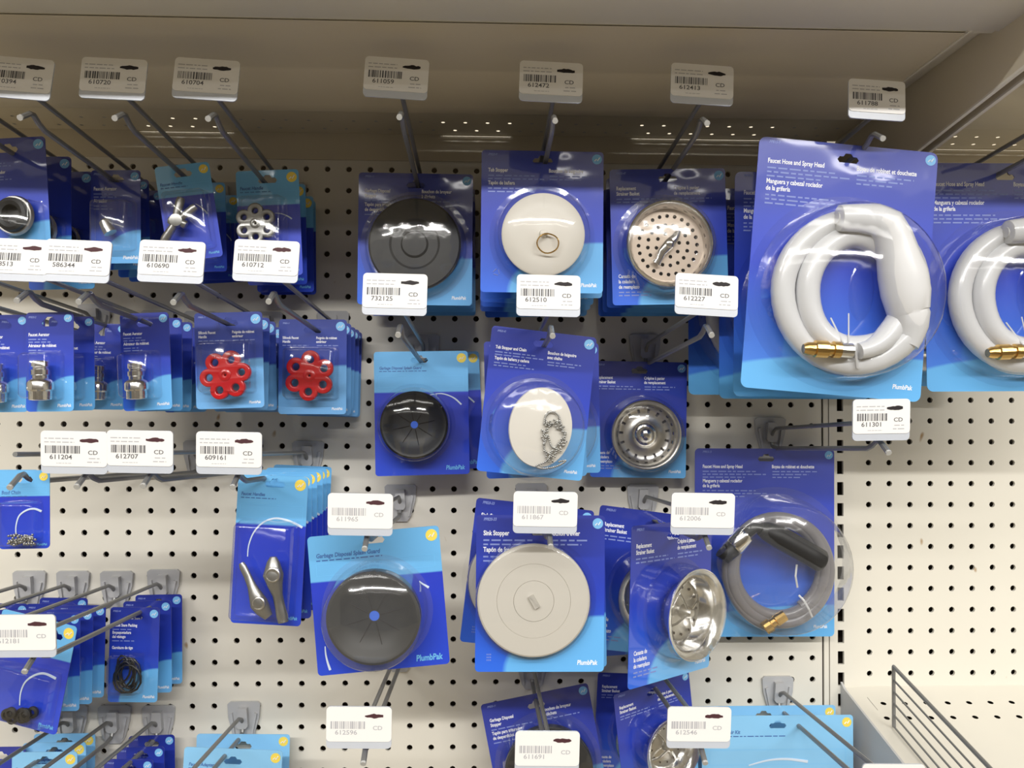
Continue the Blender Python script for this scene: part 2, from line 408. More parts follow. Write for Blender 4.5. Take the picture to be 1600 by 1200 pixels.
def bracket(x, label):
    m = MB()
    prof = [(0.05, 13.6), (0.05, 10.1), (0.6, 10.15), (15.5, 11.84), (15.5, 13.0), (14.6, 13.2), (14.3, 13.68), (0.6, 13.68)]
    n = len(prof); vs = [V(x-.05, z, o) for o, z in prof]+[V(x+.05, z, o) for o, z in prof]
    m.add(vs, [tuple(range(n)), tuple(reversed(range(n, 2*n)))]+[(i, (i+1) % n, (i+1) % n+n, i+n) for i in range(n)])
    r = empty('shelf_bracket', (0, 0, 0)); tag(r, label, 'bracket', 'shelf brackets on the upright')
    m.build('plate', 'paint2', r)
    fl = MB(); fl.add([V(x-.07, 10.13, 0.6), V(x+.07, 10.13, 0.6), V(x+.07, 11.83, 15.5), V(x-.07, 11.83, 15.5), V(x-.07, 10.21, 0.6), V(x+.07, 10.21, 0.6), V(x+.07, 11.91, 15.5), V(x-.07, 11.91, 15.5)],
        [(0, 1, 2, 3), (7, 6, 5, 4), (0, 4, 5, 1), (1, 5, 6, 2), (2, 6, 7, 3), (3, 7, 4, 0)]); fl.build('bottom_edge', 'paint', r)
bracket(30.22, 'tapered beige steel bracket holding up the wide left overhead shelf')
bracket(30.72, 'tapered beige steel bracket holding up the top right overhead shelf')

# ------------------------------------------------------------------ lower right sloping shelf
sl = math.radians(11.5)
ls = empty('display_shelf', (0, 0, 0)); tag(ls, 'cream sloping shelf at the lower right with a grey side plate', 'shelf')
m = MB(); W0, W1 = 30.42, 48
def SP(x, o, up=0.0): return V(x, -12.35-o*math.tan(sl)+up, o)
vs = []; fs = []
# deck with two perforated rows near the wall
xs0 = 31.3
def deck_cell(x, a, o0, o1, hole):
    k = len(vs); ho = (o1-o0)/2; co = (o0+o1)/2
    for u, v in ((.5, 0), (.5, ho), (0, ho), (-.5, ho), (-.5, 0), (-.5, -ho), (0, -ho), (.5, -ho)): vs.append(SP(x+u, co+v))
    if hole:
        for q in range(8): vs.append(SP(x+.13*math.cos(q*math.pi/4), co+.13*math.sin(q*math.pi/4)))
        for q in range(8):
            p = (q+1) % 8; fs.append((k+q, k+p, k+8+p, k+8+q))
    else: fs.append(tuple(range(k, k+8)))
for i in range(17):
    deck_cell(xs0+i, 0, 0.0, 0.9, False); deck_cell(xs0+i+.4, 0, 0.9, 1.9, True); deck_cell(xs0+i, 0, 1.9, 3.1, True)
k = len(vs); vs += [SP(W0, 0), SP(xs0-.5, 0), SP(xs0-.5, 3.1), SP(W0, 3.1), SP(xs0-.12, .9), SP(xs0-.12, 1.9), SP(xs0-.5, .9), SP(xs0-.5, 1.9)]
fs += [(k, k+1, k+2, k+3), (k+6, k+4, k+5, k+7)]
k = len(vs); vs += [SP(W0, 3.1), SP(W1, 3.1), SP(W1, 13), SP(W0, 13)]; fs += [(k, k+1, k+2, k+3)]
m.add(vs, fs); m.build('deck', 'paint', ls)
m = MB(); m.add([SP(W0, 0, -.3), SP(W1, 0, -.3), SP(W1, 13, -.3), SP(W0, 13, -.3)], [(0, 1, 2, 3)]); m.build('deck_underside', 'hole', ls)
m = MB(); pr = [(0.05, 0.25), (0.4, 0.12), (13, 0.05), (13, -1.2), (2, -3.2), (0.05, -3.2)]; n = len(pr)
m.add([SP(W0-.1, o, u) for o, u in pr]+[SP(W0, o, u) for o, u in pr], [tuple(range(n)), tuple(reversed(range(n, 2*n)))]+[(i, (i+1) % n, (i+1) % n+n, i+n) for i in range(n)])
m.build('side_plate', mat('grey_steel', (0.50, 0.50, 0.50), 0.4), ls)
wd = empty('wire_divider', (0, 0, 0)); tag(wd, 'grey wire divider standing on the sloping shelf at the lower right', 'shelf divider')
dx = 31.2; o0 = 3.3; H = 2.7
def WP(o, up): return (dx+0.0*(o-o0), -12.35-o*math.tan(sl)+up, o)
m = MB(); m.tube([WP(13, H), WP(o0, H), WP(o0, 0.1)], 0.085, 8); m.build('frame', 'wire', wd, smooth=True)
for kk in range(5): MB().tube([WP(o0, 0.12+kk*0.5), WP(13, 0.12+kk*0.5)], 0.045, 6).build('wire', 'wire', wd, smooth=True)

# ------------------------------------------------------------------ hooks and price tags
VPX, VPY = 757, 700
_r = RX*((VPX-800)/F) - UP*((VPY-600)/F) - BK
HD = -_r/_r.y             # per inch of reach: out from the wall, slightly up
L = 11.1
HOOKS = {}
def hook(key, tx, ty, label, group='peg hooks', clip=True):
    """tx, ty: pixel of the tag-wire end"""
    T = U(tx, ty, L); B = T - HD*(L-0.35)
    r = empty('peg_hook', (B.x, 0, B.z)); tag(r, label, 'hook', group)
    def W(o, dz=0.0, ddx=0.0):     # local point on the tag wire at reach o
        q = HD*(o-0.35); return (q.x+ddx, q.z+dz, o)
    cl = MB()
    cl.prism([(-0.74, 0.42), (-0.62, 0.52), (0.62, 0.52), (0.74, 0.42), (0.70, -0.2), (0.5, -0.95), (0.32, -1.2), (-0.32, -1.2), (-0.5, -0.95), (-0.70, -0.2)], 0.02, 0.16)
    cl.prism([(-0.20, 0.30), (0.20, 0.30), (0.26, -0.5), (0.16, -0.62), (-0.16, -0.62), (-0.26, -0.5)], 0.16, 0.42)
    cl.prism([(-0.62, 0.0), (-0.5, 0.05), (-0.36, -0.95), (-0.44, -0.95)], 0.16, 0.26); cl.prism([(0.62, 0.0), (0.5, 0.05), (0.36, -0.95), (0.44, -0.95)], 0.16, 0.26)
    cl.build('back_plate', 'clip', r)
    t1 = MB(); t1.tube([(0.0, -0.35, 0.3), (0, -0.12, 0.55), W(0.9), W(L-0.12)], 0.085, 8); t1.build('tag_wire', 'wire', r, smooth=True)
    t2 = MB(); s = -0.92
    t2.tube([(0.0, -0.5, 0.25), (0, s+.1, 0.4), W(0.9, s), W(L*0.5, s), W(L-1.35, s), W(L-0.95, s+.10), W(L-0.62, s+.26), W(L-.42, s+.22), W(L+0.1, s-0.12)], 0.095, 8)
    t2.build('product_wire', 'wire', r, smooth=True)
    q = W(L+0.1, s-0.12); q2 = W(L+.16, s-.16); e = MB(); e.tube([q, q2], 0.10, 8); e.build('wire_end', 'tip', r, smooth=True)
    HOOKS[key] = Vector((B.x, -0.35, B.z+s))
    return r

def price_tag(cx, cy, num, label, roll=0.0, pitch=-6, overexposed=False, maroon=False, yaw=0, d=L+0.08, seed=0, wide=2.12):
    P = U(cx, cy, d)
    r = empty('price_tag', P, (math.radians(pitch), math.radians(roll), math.radians(yaw))); tag(r, label, 'price tag', 'shelf price tags')
    w2, h2 = wide/2, 0.70
    hd = MB(); hd.prism(rrect(-w2, w2, -h2, h2, 0.14), -0.05, 0.0); hd.build('holder', 'tagh', r)
    pp = MB(); pp.prism(rrect(-w2+.0, w2-.0, -h2+.24, h2, 0.13), 0.0, 0.02); pp.build('paper_label', 'tagp', r)
    rr = random.Random(seed*13+5); o = 0.024
    m = MB(); x = -w2+.14; x1 = w2*0.16
    while x < x1:
        bw = rr.choice((0.018, 0.018, 0.035, 0.05)); m.box(x, x+bw, -0.03, 0.22, o, o+.002); x += bw+rr.choice((0.018, 0.03, 0.04))
    text(m, num, -w2+.28, -0.22, 0.21, o, bold=False, narrow=1.15)
    text(m, 'CD', w2*0.42, -.06, 0.19, o, bold=False, narrow=1.15); m2 = MB()
    if not overexposed:
        smallprint(m2, -w2+.12, 0.44, 0.95, 0.07, o, seed); smallprint(m2, -w2+.12, 0.32, 0.95, 0.07, o, seed+50)
        smallprint(m2, w2*0.45, -0.20, 0.34, 0.07, o, seed+9); smallprint(m2, w2*0.40, -0.32, 0.42, 0.07, o, seed+19); smallprint(m2, -w2+.5, -0.36, 0.5, 0.04, o, seed+29)
    m.build('barcode', 'inkpale' if overexposed else 'ink', r)  # overexposed tags: the wash-out by bright light is put into paler ink
    if m2.v: m2.build('fine_print', 'inkpale', r)
    # hand-drawn crossing-out where the price was
    mk = MB(); n = 9; xa = w2*0.18; xb = w2*0.74; yc = 0.40
    tp = [(xa+(xb-xa)*i/(n-1), yc+0.015+0.055*math.sin(math.pi*(i+.4)/(n))+rr.uniform(-.015, .02)) for i in range(n)]
    bt = [(xa+(xb-xa)*i/(n-1), yc-0.02-0.045*math.sin(math.pi*(i+.4)/(n))+rr.uniform(-.02, .01)) for i in range(n)]
    mk.prism(bt+tp[::-1], o, o+.003); mk.build('marker_stroke', 'marker2' if maroon else 'marker', r)
    return r

# key, tag centre, number, roll, what hangs there
TAGS = [
 ('A1', 30, 122, '610394', 4, 'top row, at the left edge of the photo', 0, 0),
 ('A2', 177, 123, '610720', 2, 'top row, above the cross handle pack', 0, 0),
 ('A3', 322, 124, '610704', 3, 'top row, above the chrome wheel handle pack', 0, 0),
 ('A4', 619, 122, '611059', 3, 'top row, above the black disposal stopper pack', 0, 0),
 ('A5', 861, 128, '612472', 2, 'top row, above the tub stopper pack', 0, 0),
 ('A6', 1097, 132, '612413', 3, 'top row, above the drilled strainer pack', 0, 0),
 ('A7', 1370, 156, '611788', 3, 'top row, above the white spray hose pack', 0, 0),
 ('B1', 25, 406, '568513', 2, 'second row, at the left edge, half behind tag 586344', 0, 1),
 ('B2', 121, 408, '586344', 2, 'second row, below the silver aerator pack', 0, 1),
 ('B3', 268, 409, '610690', 2, 'second row, below the cross handle pack', 0, 1),
 ('B4', 416, 408, '610712', 2, 'second row, below the chrome wheel handle pack', 0, 1),
 ('B5', 617, 460, '732125', 1, 'overlapping the corner of the black stopper pack', 0, 0),
 ('B6', 857, 462, '612510', 1, 'at the foot of the ivory tub stopper pack', 0, 0),
 ('B7', 1104, 461, '612227', 3, 'at the corner of the drilled strainer pack', 0, 0),
 ('C1', 116, 707, '611204', 1, 'left one of the three tags below the aerator packs', 0, 1),
 ('C2', 219, 706, '612707', 1, 'middle one of the three tags below the aerator packs', 0, 1),
 ('C3', 358, 708, '609161', 1, 'above the lever handle packs', 0, 1),
 ('C7', 1377, 656, '611301', -1, 'alone in front of the bare pegboard at the right', 0, 0),
 ('D1', 563, 804, '611965', 1, 'above the large splash guard pack', 1, 1),
 ('D2', 852, 801, '611867', 1, 'above the large sink stopper pack', 1, 0),
 ('D3', 1098, 803, '612006', 1, 'above the turned strainer pack', 1, 0),
 ('F4', 35, 994, '612181', 0, 'at the left edge, in front of the stem packing packs', 1, 1),
 ('E1', 561, 1137, '612596', 1, 'hanging alone below the large splash guard pack', 1, 1),
 ('E2', 855, 1175, '611691', 1, 'bottom edge, over the tilted stopper pack', 1, 1),
 ('E3', 1092, 1137, '612546', 1, 'bottom row, beside the pale blue packs', 1, 1),
 ('E4', 1395, 1226, '612705', 1, 'cut off by the bottom edge, at the right', 1, 1),
]
for i, (k, x, y, num, roll, where, overexposed, mar) in enumerate(TAGS):
    low = y > 620
    hook(k, x+(6 if not low else 8), y+(14 if y < 560 else 2), 'grey peg hook, '+where)
    nm = 'overexposed' if overexposed else 'printed'
    price_tag(x, y, num, ('white price tag %s, ' % num)+where, roll, -6 if y < 560 else 4, bool(overexposed), bool(mar), seed=i, wide=1.95 if k in ('A7', 'C7') else 2.12)
# hooks whose tags are outside the photo or absent
hook('C0', 20, 710, 'grey peg hook without a tag, holding the chain pack at the left edge')
hook('A0', -95, 124, 'grey peg hook crossing the top left corner, its end outside the photo')
hook('B0', -110, 406, 'grey peg hook at left edge holding the leftmost aerator pack')
hook('A8', 1670, 172, 'grey peg hook entering from the right edge with the second hose pack')
hook('F1', -258, 1000, 'lower left peg hook, first of four grey back plates from the left')
hook('F2', -160, 1000, 'lower left peg hook, second of four grey back plates from the left')
hook('F3', -62, 1000, 'lower left peg hook, third of four grey back plates from the left')
hook('G2', -165, 1300, 'bottom left peg hook holding the pale blue packs, first from the left')
hook('G3', -68, 1300, 'bottom left peg hook with an empty grey back plate, second from the left')
hook('G4', 31, 1300, 'bottom left peg hook holding stepped dark blue packs')
hook('G5', 222, 1290, 'bottom peg hook holding two pale blue packs near the photo bottom')

# ------------------------------------------------------------------ blister packs
def smooth_line(P, k=5):
    out = []
    for i in range(len(P)-1):
        a, b, c, d = P[max(i-1, 0)], P[i], P[i+1], P[min(i+2, len(P)-1)]
        for j in range(k):
            t = j/k; out.append(tuple(.5*(2*b[q]+(c[q]-a[q])*t+(2*a[q]-5*b[q]+4*c[q]-d[q])*t*t+(3*b[q]-a[q]-3*c[q]+d[q])*t**3) for q in range(len(b))))
    return out+[P[-1]]
class Pack:
    """one carded product: root at its hang hole; L(px, py, o) turns a photo pixel into card coordinates"""
    def __init__(s, name, hx, hy, d, wpx, hpx, top=None, style='dark', roll=0, yaw=0, pitch=0, hu=0.5, emb=True, rc=0.14):
        P = U(hx, hy, d); s.P = P; s.d = d
        sc = (P-CAM).dot(-BK)/F
        s.W = wpx*sc; s.H = hpx*sc
        s.root = empty(name, P, (math.radians(pitch), math.radians(roll), math.radians(yaw)))
        s.inv = Euler((math.radians(pitch), math.radians(roll), math.radians(yaw))).to_matrix().inverted()
        s.top = (top*sc if top is not None else 0.36)
        s.x0 = -s.W*hu; s.x1 = s.x0+s.W; s.y1 = s.top; s.y0 = s.top-s.H; s.sc = sc
        s.style = style
        sheet('card', rrect(s.x0, s.x1, s.y0, s.y1, rc), [slot(min(0.62, s.W*0.26))], 0.03, style, s.root, uv=(s.x0, s.x1, s.y0, s.y1), o=0.0)
        s.card = s.root.children[0]
        s.lt = style.startswith('light')
        s.ink = MB(); s.fine = MB()
        er = min(0.19, s.W*0.085) if not s.lt else min(0.21, s.W*0.085)
        if emb:
            ex, ey = s.x1-er*1.35, s.y1-er*1.5
            e = MB(); e.prism(circ(ex, ey, er, 20), 0.018, 0.022); e.build('badge', 'badgey' if s.lt else 'badge', s.card)
            sw = MB(); sw.tube([(ex-er*.5, ey-er*.35, .024), (ex-er*.1, ey+er*.05, .024), (ex+er*.1, ey-er*.3, .024), (ex+er*.55, ey+er*.35, .024)], er*0.11, 4); sw.build('badge_mark', 'print', s.card)
    def L(s, px, py, o=0.0):
        q = U(px, py, s.d+o); v = s.inv @ (q-s.P); return (v.x, v.z, o)
    def X(s, u): return s.x0+s.W*u
    def Y(s, v): return s.y0+s.H*v
    def head(s, left=(), span=(), right=(), ls=None, code=None, y=None, low=(), logo=True, small=2):
        o = 0.019; k = ls or s.W*0.062; m = s.ink; xl = s.X(0.055); y0 = (s.y1-0.36-0.46 if y is None else y)
        if code: text(s.fine, code, xl, s.y1-0.2, k*0.62, o, narrow=.8, lean=.25)
        yy = y0; sd = 0
        for blk in (left, span):
            for t in blk: text(m, t, xl, yy, k, o); yy -= k*1.05
            for q in range(small if blk else 0): sd += 1; smallprint(s.fine, xl, yy+k*.2, s.W*(.30+.08*((sd*7) % 3)), k*.55, o, sd+len(blk[0])); yy -= k*.62
            yy -= k*.15
        yy = y0; xr = s.X(0.55)
        for t in right: text(m, t, xr, yy, k, o); yy -= k*1.05
        if right:
            for q in range(small): smallprint(s.fine, xr+.03, yy+k*.2, s.W*(.32-.06*q), k*.55, o, 77+q); yy -= k*.62
        if low:
            yy = s.Y(0.20)
            for t in low: text(m, t, xl, yy, k, o); yy -= k*1.05
            for q in range(2): smallprint(s.fine, xl, yy+k*.2, s.W*.28, k*.55, o, 99+q); yy -= k*.62
        if logo: text(m, 'PlumbPak', s.X(0.95), s.Y(0.045), k*.98, o, right=True, narrow=.78, lean=.12)
    def head_light(s, title, k=None, box=True, arcs=None):
        o = 0.019; k = k or s.W*0.07; xl = s.X(0.055)
        text(s.ink, title, xl, s.y1-0.36-0.42, k, o, narrow=.85, lean=.15)
        smallprint(s.ink, xl, s.y1-0.36-0.42-k*.6, s.W*.5, k*.45, o, 3)
        s.outline = MB()
        if box:
            y1, y0 = s.Y(0.80), s.Y(0.71); t = .012
            for a, b, c, dd in ((.05, .95, y1-t, y1), (.05, .95, y0, y0+t)): s.outline.box(s.X(a), s.X(b), c, dd, o, o+.001)
            s.outline.box(s.X(.05), s.X(.05)+t, y0, y1, o, o+.001); s.outline.box(s.X(.95)-t, s.X(.95), y0, y1, o, o+.001)
        text(s.outline, 'PlumbPak', s.X(0.95), s.Y(0.04), s.W*.065, o, right=True, narrow=.78, lean=.12)
        s.outline.build('pale_print', 'cyanp', s.card)
    def arc(s, pts, w0=0.02, o=0.03):
        pts = smooth_line(pts); m = MB(); n = len(pts); m.tube([s.L(x, y, o) for x, y in pts], [w0*(.6+.8*i/(n-1)) for i in range(n)], 6, flat=.3); m.build('white_stroke', 'arc', s.card, smooth=True)
    def done(s, label, group):
        if s.ink.v: s.ink.build('lettering', 'printdark' if s.lt else 'print', s.card)
        if s.fine.v: s.fine.build('fine_print', 'printdark' if s.lt else 'printsoft', s.card)
        tag(s.root, label, 'blister pack', group)
        return s
    def dome(s, c, r, depth, m='film', name='blister', ex=1, ey=1, taper=.93, edge=True):
        x, y = c[0], c[1]
        prof = [(r*1.10, 0.03), (r*1.0, 0.05), (r*(1+taper)/2, depth*.5), (r*taper, depth*.82), (r*taper*.985, depth*.93), (r*taper*.94, depth), (0, depth)]
        b = MB(); b.lathe(prof, x, y, 48, ex, ey); return b.build(name, m, s.root, smooth=True, ang=60)
    def boxblister(s, x0, x1, y0, y1, depth, m='film'):
        b = MB(); rings = []
        for ins, o in ((-.05, .02), (0, .03), (.05, depth*.8), (.08, depth*.95), (.13, depth)):
            rings.append([V(x, y, o) for x, y in rrect(x0+ins, x1-ins, y0+ins, y1-ins, .15, 4)])
        n = len(rings[0]); vs = [v for r in rings for v in r]
        fs = [(i*n+k, i*n+(k+1) % n, (i+1)*n+(k+1) % n, (i+1)*n+k) for i in range(len(rings)-1) for k in range(n)]
        fs.append(tuple(range((len(rings)-1)*n, len(rings)*n)))
        b.add(vs, fs); return b.build('blister', m, s.root, smooth=True, ang=50)

ORD = ['second', 'third', 'fourth', 'fifth', 'sixth', 'seventh', 'eighth']
def stack(p, hk, ds, desc, group, jit=0.12, mods=None):
    """copies of a pack behind it on the same hook, each nearer the pegboard"""
    base = HOOKS[hk] if isinstance(hk, str) else hk
    fr = p.P; out = []
    for i, d in enumerate(ds):
        c = copy_tree(p.root); t = (fr.y+d)/(fr.y-base.y) if False else ((-fr.y)-d)/((-fr.y)-(-base.y))
        q = fr+(base-fr)*t
        q = Vector((q.x+rnd.uniform(-jit, jit), -d, q.z+rnd.uniform(-jit, jit)*.25))
        e = list(p.root.rotation_euler); e = [e[0]*.5, e[1]*.35+math.radians(rnd.uniform(-1.5, 1.5)), e[2]*.3]
        if mods and i in mods:
            ddx, ddz, rl = mods[i]; q.x += ddx; q.z += ddz; e[1] = math.radians(rl)
        c.location = q*IN; c.rotation_euler = e
        c['label'] = '%s, %s from the front' % (desc, ORD[i]); c['group'] = group
        out.append(c)
    return out

# ---- contents
def aerator(p, cx, cy, o=0.45, s=1.0, flare=True):
    m = MB(); x, y, _ = p.L(cx, cy, o)
    R = [.18, .20, .20, .17, .17, .205, .205, .18, .18, .27, .30, .30, .26, .26, .22]
    hh = [.50, .48, .36, .34, .30, .28, .16, .14, .08, .02, -.04, -.20, -.24, -.44, -.46]
    pts = [(x, y+h*s, o) for h in hh]
    m.tube(pts, [r*s for r in R], 20); m.build('aerator', 'chrome', p.root, smooth=True, ang=30)
def wheel(p, cx, cy, rad_px, m, o=0.5, a0=0.0, thick=.16, name='wheel_handle'):
    x, y, _ = p.L(cx, cy, o); s = p.sc*1.06; R = rad_px*s; rc = R*.63; rl = R*.31
    out = []
    for k in range(96):
        t = 2*math.pi*k/96; best = R*.50
        for q in range(6):
            a = a0+q*math.pi/3; dd = math.cos(t-a)*rc; h = abs(math.sin(t-a)*rc)
            if h < rl and dd > 0: best = max(best, dd+math.sqrt(rl*rl-h*h))
        out.append((x+best*math.cos(t), y+best*math.sin(t)))
    holes = [circ(x+rc*math.cos(a0+q*math.pi/3), y+rc*math.sin(a0+q*math.pi/3), rl*.66, 12) for q in range(6)]+[circ(x, y, R*.10, 8)]
    w_ = sheet(name, out, holes, thick, m, p.root, bevel=.055, o=o, smooth=True)
    hb = MB(); hb.lathe([(R*.24, 0), (R*.24, .13), (R*.18, .16), (R*.11, .16), (R*.11, .02)], x, y, 20, o=o+.02); hb.build('hub', m, w_, smooth=True)
def ring_pts(cx, cy, rx, ry, o, n=48, a0=0, a1=360, p=None):
    return [p.L(cx+rx*math.cos(math.radians(a0+(a1-a0)*k/n)), cy+ry*math.sin(math.radians(a0+(a1-a0)*k/n)), o if not callable(o) else o(k/n)) for k in range(n+1)]

# ===== top left: adapter stack
p = Pack('adapter_pack', 12, 234, 7.0, 112, 205, top=18, roll=-4, hu=.48)
p.head(['Faucet Aerator'], ['Adaptador Aireador'], [], code='PP850-4', small=3)
x, y, _ = p.L(18, 335, .5)
m = MB(); m.lathe([(.42, -.25), (.62, -.2), (.66, .0), (.62, .2), (.5, .25), (.36, .2), (.34, -.1), (0, -.1)], x, y, 32, ex=.9, o=.4); m.build('rubber_adapter', 'black', p.root, smooth=True)
m = MB(); m.lathe([(.70, -.1), (.76, 0), (.70, .12), (.64, .12)], x, y, 32, ex=.95, o=.3); m.build('steel_ring', 'steel', p.root, smooth=True)
p.boxblister(p.X(.12), p.X(.92), p.Y(.16), p.Y(.50), .8)
p.done('dark blue aerator adapter pack with a black rubber ring in the top left corner', 'adapter packs at the top left')
stack(p, 'A0', [5.2, 3.5], 'dark blue adapter pack at the top left', 'adapter packs at the top left', .03)

# ===== silver aerator, top row
p = Pack('aerator_pack', 181, 281, 4.9, 76, 146, top=15, roll=-1)
p.head(['Faucet Aerator'], ['Aireador'], [], code='PP850-6', ls=.2)
x, y, _ = p.L(168, 353, .4); m = MB(); m.tube([(x-.10, y+.18, .4), (x-.08, y+.14, .42), (x, y-.05, .45), (x+.14, y-.3, .45)], [.18, .23, .23, .25], 20); m.build('aerator', 'steel', p.root, smooth=True, ang=30)
p.boxblister(p.X(.1), p.X(.9), p.Y(.14), p.Y(.66), .75, 'filmm')
p.done('dark blue aerator pack with a small silver cylinder, top row, frontmost of its stack', 'aerator packs in the top row')
stack(p, 'A1', [3.7, 2.3, 1.1], 'dark blue aerator pack of the top row', 'aerator packs in the top row')

# ===== cross handle
p = Pack('cross_handle_pack', 286, 272, 5.9, 82, 150, top=15, style='light', roll=-9, yaw=6)
p.head_light('Faucet Handle', k=.17)
m = MB()
def arm(a, b, r): m.tube([p.L(*a, .5), p.L(a[0]*.85+b[0]*.15, a[1]*.85+b[1]*.15, .5), p.L(*b, .5)], [r*.8, r, r*.72], 14)
for a, b in (((283, 309), (273, 345)), ((305, 322), (278, 345)), ((264, 344), (280, 348)), ((256, 378), (276, 345)), ((291, 352), (276, 344))): arm(a, b, .17)
m.lathe([(.24, -.15), (.27, 0), (.24, .16), (0, .2)], *p.L(276, 345, .5)[:2], 20, o=.5)
m.build('cross_handle', 'pewter', p.root, smooth=True)
p.arc([(305, 318), (312, 322), (320, 329), (323, 333)], .025)
p.boxblister(p.X(.1), p.X(.9), p.Y(.1), p.Y(.70), .85)
p.done('tilted two-tone blue pack with a pewter cross handle, frontmost of its stack', 'cross handle packs')
stack(p, 'A2', [3.5, 1.7, .8], 'two-tone blue cross handle pack', 'cross handle packs')

# ===== chrome wheel handle
p = Pack('wheel_handle_pack', 418, 282, 4.9, 97, 166, top=16, style='light', roll=-3)
p.head_light('Faucet Handle', k=.19)
wheel(p, 400, 350, 30, 'pewter', .5, a0=.5)
p.arc([(430, 333), (440, 334), (450, 338), (456, 342)], .025)
p.boxblister(p.X(.08), p.X(.78), p.Y(.08), p.Y(.74), .8)
p.done('two-tone blue pack with a pewter wheel handle, above tag 610712', 'pewter wheel handle packs')
stack(p, 'A3', [3.1, 1.4, .7], 'two-tone blue wheel handle pack', 'pewter wheel handle packs', .05)

# ===== garbage disposal stopper
p = Pack('disposal_stopper_pack', 650, 290, 4.3, 178, 206, top=19, roll=.3)
p.head(['Garbage Disposal', 'Stopper'], ['Tapón para triturador', 'de desperdicios'], ['Bouchon de broyeur', 'à déchets'], code='PP830-11', ls=.20, small=1)
x, y, _ = p.L(648, 382, .6); r = 72*p.sc*.98
m = MB(); m.lathe([(r*.9, .0), (r, .1), (r, .35), (r*.96, .42), (r*.55, .42), (r*.5, .36), (r*.3, .36), (r*.26, .5), (0, .52)], x, y, 48, o=.3); m.build('rubber_stopper', 'black', p.root, smooth=True, ang=30)
p.dome((x, y), r*1.12, 1.1, 'filmw')
p.done('dark blue pack with a flat black rubber disposal stopper under tag 611059', 'disposal stopper packs')
stack(p, 'A4', [3.2, 2.1, .9], 'dark blue disposal stopper pack', 'disposal stopper packs', .08)
PS = p

# ===== tub stopper
p = Pack('tub_stopper_pack', 848, 252, 7.4, 191, 222, top=16, roll=.3)
p.head(['Tub Stopper'], ['Tapón de bañera'], ['Bouchon de baignoire'], code='PP820-9', ls=.20)
x, y, _ = p.L(849, 366, .7); r = 65*p.sc*.98
m = MB(); m.lathe([(r*.96, 0), (r, .06), (r, .14), (r*.96, .2), (r*.6, .24), (r*.2, .27), (.16, .30), (.13, .42), (.0, .46)], x, y, 56, o=.5); sp_ = m.build('rubber_stopper', 'ivory', p.root, smooth=True, ang=40)
a, b, _ = p.L(856, 380, 1.0); m = MB(); m.tube([(a+.40*math.cos(t*math.pi/12), b+.36*math.sin(t*math.pi/12), .98+.05*math.sin(t)) for t in range(24)], .028, 6, closed=True); m.build('pull_ring', 'brass', sp_, smooth=True)
p.dome((x, y), r*1.18, 1.15, 'film')
rc = MB(); 
for q in range(3):
    a = math.radians(90+120*q); cx, cy = p.X(.13), p.Y(.14); rc.tube([(cx+.13*math.cos(a), cy+.13*math.sin(a), .02), (cx+.13*math.cos(a+1.5), cy+.13*math.sin(a+1.5), .02)], .016, 4)
rc.build('recycling_mark', 'printsoft', p.card)
p.done('dark blue pack with a round ivory tub stopper and pull ring, frontmost of its stack', 'tub stopper packs')
stack(p, 'A5', [6.1, 4.9, 3.7, 2.5, 1.2], 'dark blue tub stopper pack', 'tub stopper packs', .10)

# ===== strainer basket builders
def drilled_strainer(p, cx, cy, rx, wing=True):
    x, y, _ = p.L(cx, cy, .6); r = rx*p.sc*.97
    m = MB(); m.lathe([(r*.70, .05), (r*.80, .12), (r*.83, .30), (r*.89, .66), (r*.93, .74), (r*.98, .70), (r, .60), (r*.99, .45), (r*.90, .3)], x, y, 64, o=.2); b_ = m.build('strainer_basket', 'chrome', p.root, smooth=True, ang=50)
    holes = []
    for rr, n, s0 in ((.90, 24, 0), (.62, 16, .1), (.36, 8, .2)):
        for k in range(n):
            a = s0+2*math.pi*k/n; holes.append(circ(x+r*.75*rr*math.cos(a), y+r*.75*rr*math.sin(a), .078, 8))
    sheet('drilled_plate', circ(x, y, r*.82, 56), holes, .04, mat('tan_steel', (0.56, 0.46, 0.37), .35, metal=.35), b_, o=.42)
    bk = MB(); bk.lathe([(r*.84, 0), (0, 0)], x, y, 40, o=.22); bk.build('basket_floor', 'hole', b_)
    if wing:
        wg = MB(); wg.tube([(x-.50, y-.72, .62), (x-.42, y-.60, .66), (x-.30, y-.32, .70), (x, y, .74), (x+.24, y+.26, .70), (x+.36, y+.46, .66), (x+.42, y+.62, .62)], [.19, .13, .17, .21, .16, .12, .10], 12, flat=.5)
        wg.lathe([(.18, 0), (.18, .12), (.12, .17), (0, .18)], x, y, 20, o=.70); wg.build('wing_handle', 'chrome', b_, smooth=True)
    return x, y, r
STR = (['Replacement', 'Strainer Basket'], (), ['Crépine à panier', 'de remplacement'])
p = Pack('strainer_pack', 1043, 280, 6.5, 182, 212, top=16, roll=-1.5)
p.head(*STR, code='PP820-47', ls=.20, low=['Canasta de', 'la coladera', 'de reemplazo'])
x, y, r = drilled_strainer(p, 1045, 382, 69)
p.dome((x, y), r*1.12, 1.05, 'filmw')
p.done('blue pack with a drilled steel strainer and wing handle, frontmost of its stack', 'drilled strainer packs')
stack(p, 'A6', [5.0, 3.2, 1.5], 'blue drilled strainer pack', 'drilled strainer packs', .12)

